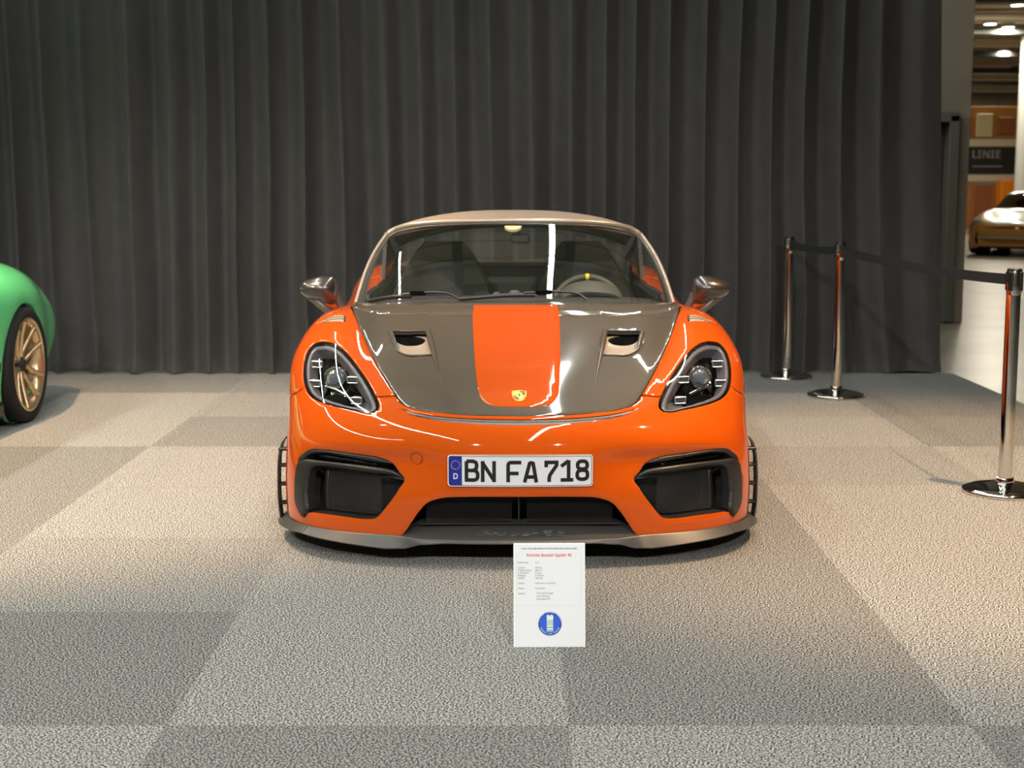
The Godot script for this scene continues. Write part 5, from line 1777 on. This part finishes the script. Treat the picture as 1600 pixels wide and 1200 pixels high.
# ---------------------------------------------------------------- the green car
func coupe(called: String, paint: Material, upper_finish: Material, wheel_finish: Material, k: Vector3) -> Node3D:
	# a rounded rear-engined coupe; its nose points to +z, k scales width, height and length
	var o := node(called)
	var rows: Array = []
	var table := [
		# z, then x and y from the middle line to the sill
		[0.10, 0.0, 0.60, 0.24, 0.59, 0.45, 0.57, 0.60, 0.52, 0.70, 0.45, 0.74, 0.36, 0.72, 0.24, 0.66, 0.16],
		[-0.10, 0.0, 0.68, 0.26, 0.67, 0.50, 0.68, 0.68, 0.66, 0.80, 0.58, 0.85, 0.45, 0.84, 0.28, 0.80, 0.14],
		[-0.50, 0.0, 0.76, 0.28, 0.76, 0.52, 0.79, 0.70, 0.79, 0.84, 0.70, 0.90, 0.54, 0.90, 0.34, 0.86, 0.14],
		[-0.95, 0.0, 0.84, 0.30, 0.84, 0.54, 0.85, 0.70, 0.86, 0.85, 0.77, 0.92, 0.58, 0.91, 0.36, 0.87, 0.14],
		[-1.30, 0.0, 0.91, 0.32, 0.91, 0.56, 0.90, 0.70, 0.88, 0.84, 0.78, 0.90, 0.60, 0.89, 0.36, 0.86, 0.14],
		[-1.75, 0.0, 1.15, 0.34, 1.13, 0.54, 1.06, 0.68, 0.91, 0.83, 0.80, 0.885, 0.62, 0.88, 0.36, 0.85, 0.14],
		[-2.15, 0.0, 1.27, 0.34, 1.25, 0.53, 1.17, 0.68, 0.93, 0.83, 0.81, 0.885, 0.62, 0.88, 0.36, 0.85, 0.14],
		[-2.60, 0.0, 1.27, 0.33, 1.25, 0.52, 1.17, 0.69, 0.94, 0.85, 0.83, 0.90, 0.64, 0.89, 0.37, 0.86, 0.14],
		[-3.00, 0.0, 1.21, 0.32, 1.19, 0.51, 1.11, 0.72, 0.95, 0.885, 0.83, 0.925, 0.65, 0.915, 0.38, 0.88, 0.14],
		[-3.30, 0.0, 1.13, 0.32, 1.11, 0.52, 1.04, 0.74, 0.93, 0.895, 0.81, 0.935, 0.64, 0.93, 0.38, 0.90, 0.15],
		[-3.65, 0.0, 1.02, 0.33, 1.0, 0.54, 0.95, 0.73, 0.89, 0.86, 0.78, 0.905, 0.62, 0.905, 0.38, 0.87, 0.17],
		[-4.0, 0.0, 0.93, 0.34, 0.92, 0.54, 0.88, 0.70, 0.82, 0.78, 0.73, 0.83, 0.60, 0.83, 0.40, 0.80, 0.22],
		[-4.28, 0.0, 0.82, 0.32, 0.81, 0.50, 0.78, 0.64, 0.73, 0.73, 0.66, 0.78, 0.55, 0.78, 0.42, 0.74, 0.30],
		[-4.36, 0.0, 0.72, 0.28, 0.71, 0.44, 0.69, 0.56, 0.65, 0.63, 0.60, 0.67, 0.53, 0.67, 0.44, 0.64, 0.36]]
	for r in table:
		var line: Array = []
		for i in range(1, r.size(), 2):
			line.append(Vector3(r[i] * k.x, r[i + 1] * k.y, r[0] * k.z))
		rows.append(line)
	var s := Surf.new(rows, true)
	var holes: Array = []
	var wheel_r := 0.34 * k.y
	for w in [-0.85, -3.30]:
		for side in [-1.0, 1.0]:
			var hole := PackedVector2Array()
			for e in 36:
				var a := TAU * e / 36
				var rr := (wheel_r + 0.022) / k.y
				var want := Vector2((wheel_r + rr * k.y * sin(a)), (w + rr * cos(a)) * k.z)
				var q := Vector2(side * 6.0, 3.0 if w > -2.0 else 9.0)
				for it in 40:
					var p := s.at(q.x, q.y)
					var er := want - Vector2(p.y, p.z)
					var pu := s.at(q.x + 0.01, q.y)
					var pv := s.at(q.x, q.y + 0.01)
					var ju := Vector2(pu.y - p.y, pu.z - p.z) * 100.0
					var jv := Vector2(pv.y - p.y, pv.z - p.z) * 100.0
					var det := ju.x * jv.y - jv.x * ju.y
					if absf(det) > 1e-7:
						q += (Vector2(er.x * jv.y - jv.x * er.y, ju.x * er.y - er.x * ju.y) / det).limit_length(0.5)
					q.x = side * clampf(q.x * side, 4.0, 7.6)
					q.y = clampf(q.y, 0.0, 13.0)
				hole.append(q)
			holes.append(hole)
	var outline := PackedVector2Array([Vector2(-7, 0), Vector2(7, 0), Vector2(7, 13), Vector2(-7, 13)])
	var body := put("body", panel(s, outline, holes, Vector2(0.25, 0.2), 0.0, 0.03, 0.006), paint, o)
	# glass: windscreen, side windows, rear window
	if upper_finish != paint:  # pale panels stand for white reflections on the upper body
		put("roof", panel(s, spline(pairs([-2.1, 5.7, 0, 5.72, 2.1, 5.7, 2.2, 6.6, 1.9, 7.9, 0, 7.95, -1.9, 7.9, -2.2, 6.6]), true, 3), [], Vector2(0.2, 0.2), 0.004, 0.004), upper_finish, o)
		put("bonnet", panel(s, spline(pairs([-1.7, 0.5, 0, 0.4, 1.7, 0.5, 2.1, 2.2, 2.2, 3.9, 0, 3.95, -2.2, 3.9, -2.1, 2.2]), true, 3), [], Vector2(0.2, 0.2), 0.004, 0.004), upper_finish, o)
		put("bumper_bar", tube(smooth_path([Vector3(-0.8 * k.x, 0.38 * k.y, -0.1), Vector3(-0.5 * k.x, 0.38 * k.y, 0.14), Vector3(0, 0.38 * k.y, 0.18), Vector3(0.5 * k.x, 0.38 * k.y, 0.14), Vector3(0.8 * k.x, 0.38 * k.y, -0.1)], 5), 0.045, 10), mats.chrome, o)
	var dark := mats.coupe_glass as Material
	put("windscreen", panel(s, spline(pairs([-2.2, 4.15, 0, 4.05, 2.2, 4.15, 2.75, 4.25, 2.2, 5.4, 1.6, 5.55, 0, 5.6, -1.6, 5.55, -2.2, 5.4, -2.75, 4.25]), true, 3), [], Vector2(0.2, 0.15), 0.003, 0.004), dark, o)
	put("rear_window", panel(s, spline(pairs([-1.8, 8.1, 0, 8.0, 1.8, 8.1, 1.5, 9.6, 0, 9.7, -1.5, 9.6]), true, 3), [], Vector2(0.2, 0.15), 0.003, 0.004), dark, o)
	for side in [-1.0, 1.0]:
		put("side_window", panel(s, sided(spline(pairs([-2.95, 4.75, -2.45, 5.3, -2.3, 6.0, -2.32, 7.0, -2.6, 8.0, -2.98, 8.3, -2.97, 6.5]), true, 3), side), [], Vector2(0.08, 0.15), 0.003, 0.004), dark, o)
		put("door_line", panel(s, sided(PackedVector2Array([Vector2(-3.1, 4.5), Vector2(-3.1, 7.1), Vector2(-3.13, 7.13), Vector2(-6.6, 6.9), Vector2(-6.6, 6.86), Vector2(-3.14, 7.08), Vector2(-3.14, 4.5)]), side), [], Vector2(0.2, 0.2), 0.0006, 0.001), mats.satin_black, o)
		put("sill_stripe", panel(s, sided(PackedVector2Array([Vector2(-5.93, 3.9), Vector2(-5.93, 7.75), Vector2(-6.12, 7.75), Vector2(-6.12, 3.9)]), side), [], Vector2(0.1, 0.2), 0.001, 0.002), mats.stripe_red, o)
		put("sill", block(Vector3(0.12 * k.x, 0.14 * k.y, 1.76 * k.z), 0.04, Vector3(side * 0.85 * k.x, 0.13 * k.y, -2.08 * k.z)), mats.satin_black, o)
		var lamp := put("headlight", lathe([Vector2(0.105, -0.03), Vector2(0.105, 0.0), Vector2(0.09, 0.016), Vector2(0.05, 0.026), Vector2(0.001, 0.03)], 28), mats.lamp_white, o)
		lamp.position = s.off(side * 3.35, 0.95, -0.01)
		lamp.basis = facing(side, 0.5, 0.12)
		lamp.scale = Vector3.ONE * k.y
	for w in [-0.85, -3.30]:
		for side in [-1.0, 1.0]:
			var wheel := make_wheel(o, wheel_r, 0.27 * k.x, wheel_finish)
			wheel.position = Vector3(side * (0.925 - 0.115) * k.x, wheel_r + 0.001, w * k.z)
			wheel.rotation.y = PI / 2 * side
			put("wheel_housing", lathe([Vector2(wheel_r + 0.02, -0.14), Vector2(wheel_r + 0.02, 0.1), Vector2(0.05, 0.1)], 32), mats.matt_black, o).transform = Transform3D(Basis(Vector3.BACK, PI / 2 * side), Vector3(side * 0.70 * k.x, wheel_r, w * k.z))
	put("floor_pan", block(Vector3(1.3 * k.x, 0.05, 3.9 * k.z), 0.01, Vector3(0, 0.16 * k.y, -2.1 * k.z)), mats.matt_black, o)
	put("tail_panel", block(Vector3(1.2 * k.x, 0.3 * k.y, 0.06), 0.02, Vector3(0, 0.54 * k.y, -4.36 * k.z)), paint, o)
	put("nose_panel", block(Vector3(1.3 * k.x, 0.36 * k.y, 0.06), 0.02, Vector3(0, 0.36 * k.y, 0.09 * k.z)), mats.satin_black if upper_finish == paint else paint, o)
	return o

func green_car() -> void:
	var green := mat("green_paint", Color(0.42, 0.90, 0.58), 0.35)
	green.clearcoat_enabled = true
	green.clearcoat = 1.0
	green.clearcoat_roughness = 0.04
	mat("stripe_red", Color(0.32, 0.16, 0.13), 0.5)
	mat("rim_gold", Color(0.86, 0.76, 0.60), 0.3, 0.8)
	mat("coupe_glass", Color(0.02, 0.025, 0.025), 0.03)
	var o := coupe("green_coupe", green, green, mats.rim_gold, Vector3(1.0, 1.0, 1.0))
	o.position = Vector3(-3.75, 0, 0.04)
	o.rotation.y = 0.0
	tag(o, "bright green coupe with gold wheels, cut off by the left edge", "car")

# ---------------------------------------------------------------- the side hall in the distance
func far_hall() -> void:
	var gold := mat("gold_paint", Color(0.72, 0.52, 0.22), 0.25, 0.35)
	gold.clearcoat_enabled = true
	gold.clearcoat = 1.0
	mat("roof_reflection", Color(0.72, 0.78, 0.74), 0.2)  # white reflection on roof and bonnet, painted as a pale finish
	var o := coupe("golden_coupe", gold, mats.roof_reflection, mats.rim_dark, Vector3(1.0, 0.98, 0.95))
	o.position = Vector3(9.7, 0, -23.0)
	o.rotation.y = -0.5
	tag(o, "small gold vintage coupe far back in the side hall, white reflection painted on its roof", "car")
	# round downlights in the ceiling
	var spots := [[11.45, -28.5], [12.1, -32.4], [12.83, -33.2], [17.9, -51.1], [17.77, -46.9], [21.0, -58.0], [8.5, -18.0], [14.5, -22.0], [15.0, -40.0], [9.0, -38.0], [20.0, -30.0]]
	var order := range(spots.size())
	order.sort_custom(func(a: int, b: int) -> bool: return spots[a][1] > spots[b][1])
	for i in spots.size():
		var lamp := node("ceiling_lamp")
		lamp.position = Vector3(spots[i][0], 5.45, spots[i][1])
		tag(lamp, "round white ceiling lamp, %s nearest in the far side hall" % ORDINALS[order.find(i)], "lamp", "ceiling lamps of the side hall")
		put("housing", lathe([Vector2(0.001, 0.05), Vector2(0.17, 0.05), Vector2(0.18, -0.06), Vector2(0.15, -0.06)], 24), mats.lamp_tray_white, lamp)
		put("glow_disc", lathe([Vector2(0.15, -0.05), Vector2(0.001, -0.06)], 24), mats.tube_lamp_glow, lamp)
		var l := AreaLight3D.new()
		l.name = "disc_light"
		l.area_size = Vector2(0.28, 0.28)
		l.light_color = Color(1.0, 0.95, 0.86)
		l.light_energy = 9.5
		l.shadow_enabled = true
		lamp.add_child(l)
		l.position = Vector3(0, -0.075, 0)
		l.rotation = Vector3(-PI / 2, 0, 0)
	for k in 14:
		slab("ceiling_slat", Vector3(4.6, 5.25, -14.0 - k * 3.3), Vector3(29.9, 5.42, -13.55 - k * 3.3), mats.pale_panel if k % 2 else mats.roof_steel, "ceiling slat of the side hall")
	# grey column
	var col := put("hall_column", lathe([Vector2(0.23, 0.0), Vector2(0.23, 0.06), Vector2(0.19, 0.08), Vector2(0.19, 5.25)], 28), mats.lamp_tray_white)
	col.position = Vector3(13.55, -0.01, -33.7)
	structure(col, "pale grey round column in the side hall")
	# dark banner with pale lettering on a stand wall
	var stand := node("exhibition_stand")
	stand.position = Vector3(14.9, 0, -39.5)
	tag(stand, "orange and tan exhibition stand with a dark name banner in the far hall", "stand")
	put("back_wall", block(Vector3(7.0, 1.35, 0.2), 0.02, Vector3(0, 0.7, 0)), mat("stand_tan", Color(0.72, 0.47, 0.26), 0.6), stand)
	for k in 6:
		put("wall_board", block(Vector3(0.5, 1.3, 0.05), 0.01, Vector3(-3.0 + k * 0.62, 0.7, 0.13)), mats.stand_tan if k % 2 else mat("stand_brown", Color(0.6, 0.36, 0.2), 0.6), stand)
	put("orange_cube", block(Vector3(1.9, 1.45, 0.5), 0.03, Vector3(0.75, 0.78, 0.5)), mat("stand_orange", Color(0.95, 0.55, 0.04), 0.5), stand)
	put("orange_post", block(Vector3(0.34, 1.5, 0.3), 0.1, Vector3(-1.85, 0.78, 0.4)), mats.stand_orange, stand)
	put("banner", block(Vector3(2.6, 0.82, 0.08), 0.01, Vector3(-0.8, 2.1, 0.1)), mat("banner_dark", Color(0.12, 0.12, 0.12), 0.6), stand)
	words("banner_lettering", "LINIE", 0.34, Transform3D(Basis.IDENTITY, Vector3(-0.95, 2.08, 0.15)), mat("banner_ink", Color(0.55, 0.55, 0.55), 0.6), stand, true, HORIZONTAL_ALIGNMENT_LEFT, 0.01)
	put("banner_rule", block(Vector3(0.9, 0.04, 0.01), 0.002, Vector3(-0.45, 1.92, 0.15)), mats.banner_ink, stand)
	put("fascia", block(Vector3(7.0, 0.22, 0.3), 0.02, Vector3(0, 2.62, 0)), mats.pale_panel, stand)
	put("fascia", block(Vector3(7.0, 0.2, 0.3), 0.02, Vector3(0, 1.56, 0)), mats.pale_panel, stand)
	put("upper_display", block(Vector3(6.0, 0.95, 0.2), 0.02, Vector3(0, 3.25, -0.1)), mat("display_amber", Color(0.75, 0.52, 0.24), 0.6), stand)
	for k in 5:
		put("display_board", block(Vector3(0.5, 0.5 + 0.1 * (k % 3), 0.08), 0.02, Vector3(-1.9 + k * 0.66, 3.15, 0.1)), mats.stand_brown if k % 2 else mats.cream, stand)
	# pale line on the concrete
	var tape := put("floor_line", block(Vector3(0.09, 0.002, 3.4), 0.0005), mat("line_cream", Color(0.85, 0.8, 0.66), 0.5))
	tape.position = Vector3(3.95, -0.0105, -5.2)
	tape.rotation.y = -0.32
	tag(tape, "pale line marked on the concrete beside the carpet edge", "floor line")

func _ready() -> void:
	font_plain = SystemFont.new()
	font_plain.font_names = PackedStringArray(["Droid Sans"])
	font_bold = SystemFont.new()
	font_bold.font_names = PackedStringArray(["Droid Sans"])
	font_bold.font_weight = 700
	camera_and_air()
	hall_lamps()
	hall()
	spots()
	mat("lettering_edge_light", Color(0.44, 0.435, 0.42), 0.4)
	barriers()
	orange_car()
	green_car()
	curtain()
	info_sign()
	far_hall()

func spots() -> void:
	var warm := Color(1.0, 0.82, 0.62)
	spot_lamp(Vector3(-3.4, 6.3, -0.4), Vector3(-2.2, 0, -2.2), SPOT_ENERGY * 1.5, 26.0, warm, "warm spot lamp aimed at the carpet between the green and orange cars")
	spot_lamp(Vector3(3.4, 6.3, 0.2), Vector3(2.3, 0, -1.2), SPOT_ENERGY * 1.5, 26.0, warm, "warm spot lamp aimed at the carpet beside the barrier posts")
	spot_lamp(Vector3(-2.2, 5.4, 10.4), Vector3(-0.5, 0.3, -0.6), SPOT_ENERGY * 1.1, 17.0, Color(1, 0.98, 0.95), "spot lamp behind the camera aimed at the left of the car nose")
	spot_lamp(Vector3(2.4, 5.4, 10.3), Vector3(0.5, 0.3, -0.6), SPOT_ENERGY * 1.1, 17.0, Color(1, 0.98, 0.95), "spot lamp behind the camera aimed at the right of the car nose")
	spot_lamp(Vector3(-6.4, 6.2, 4.4), Vector3(-3.4, 0.4, -2.0), SPOT_ENERGY, 20.0, Color(1, 0.98, 0.95), "spot lamp at the left aimed at the green car")
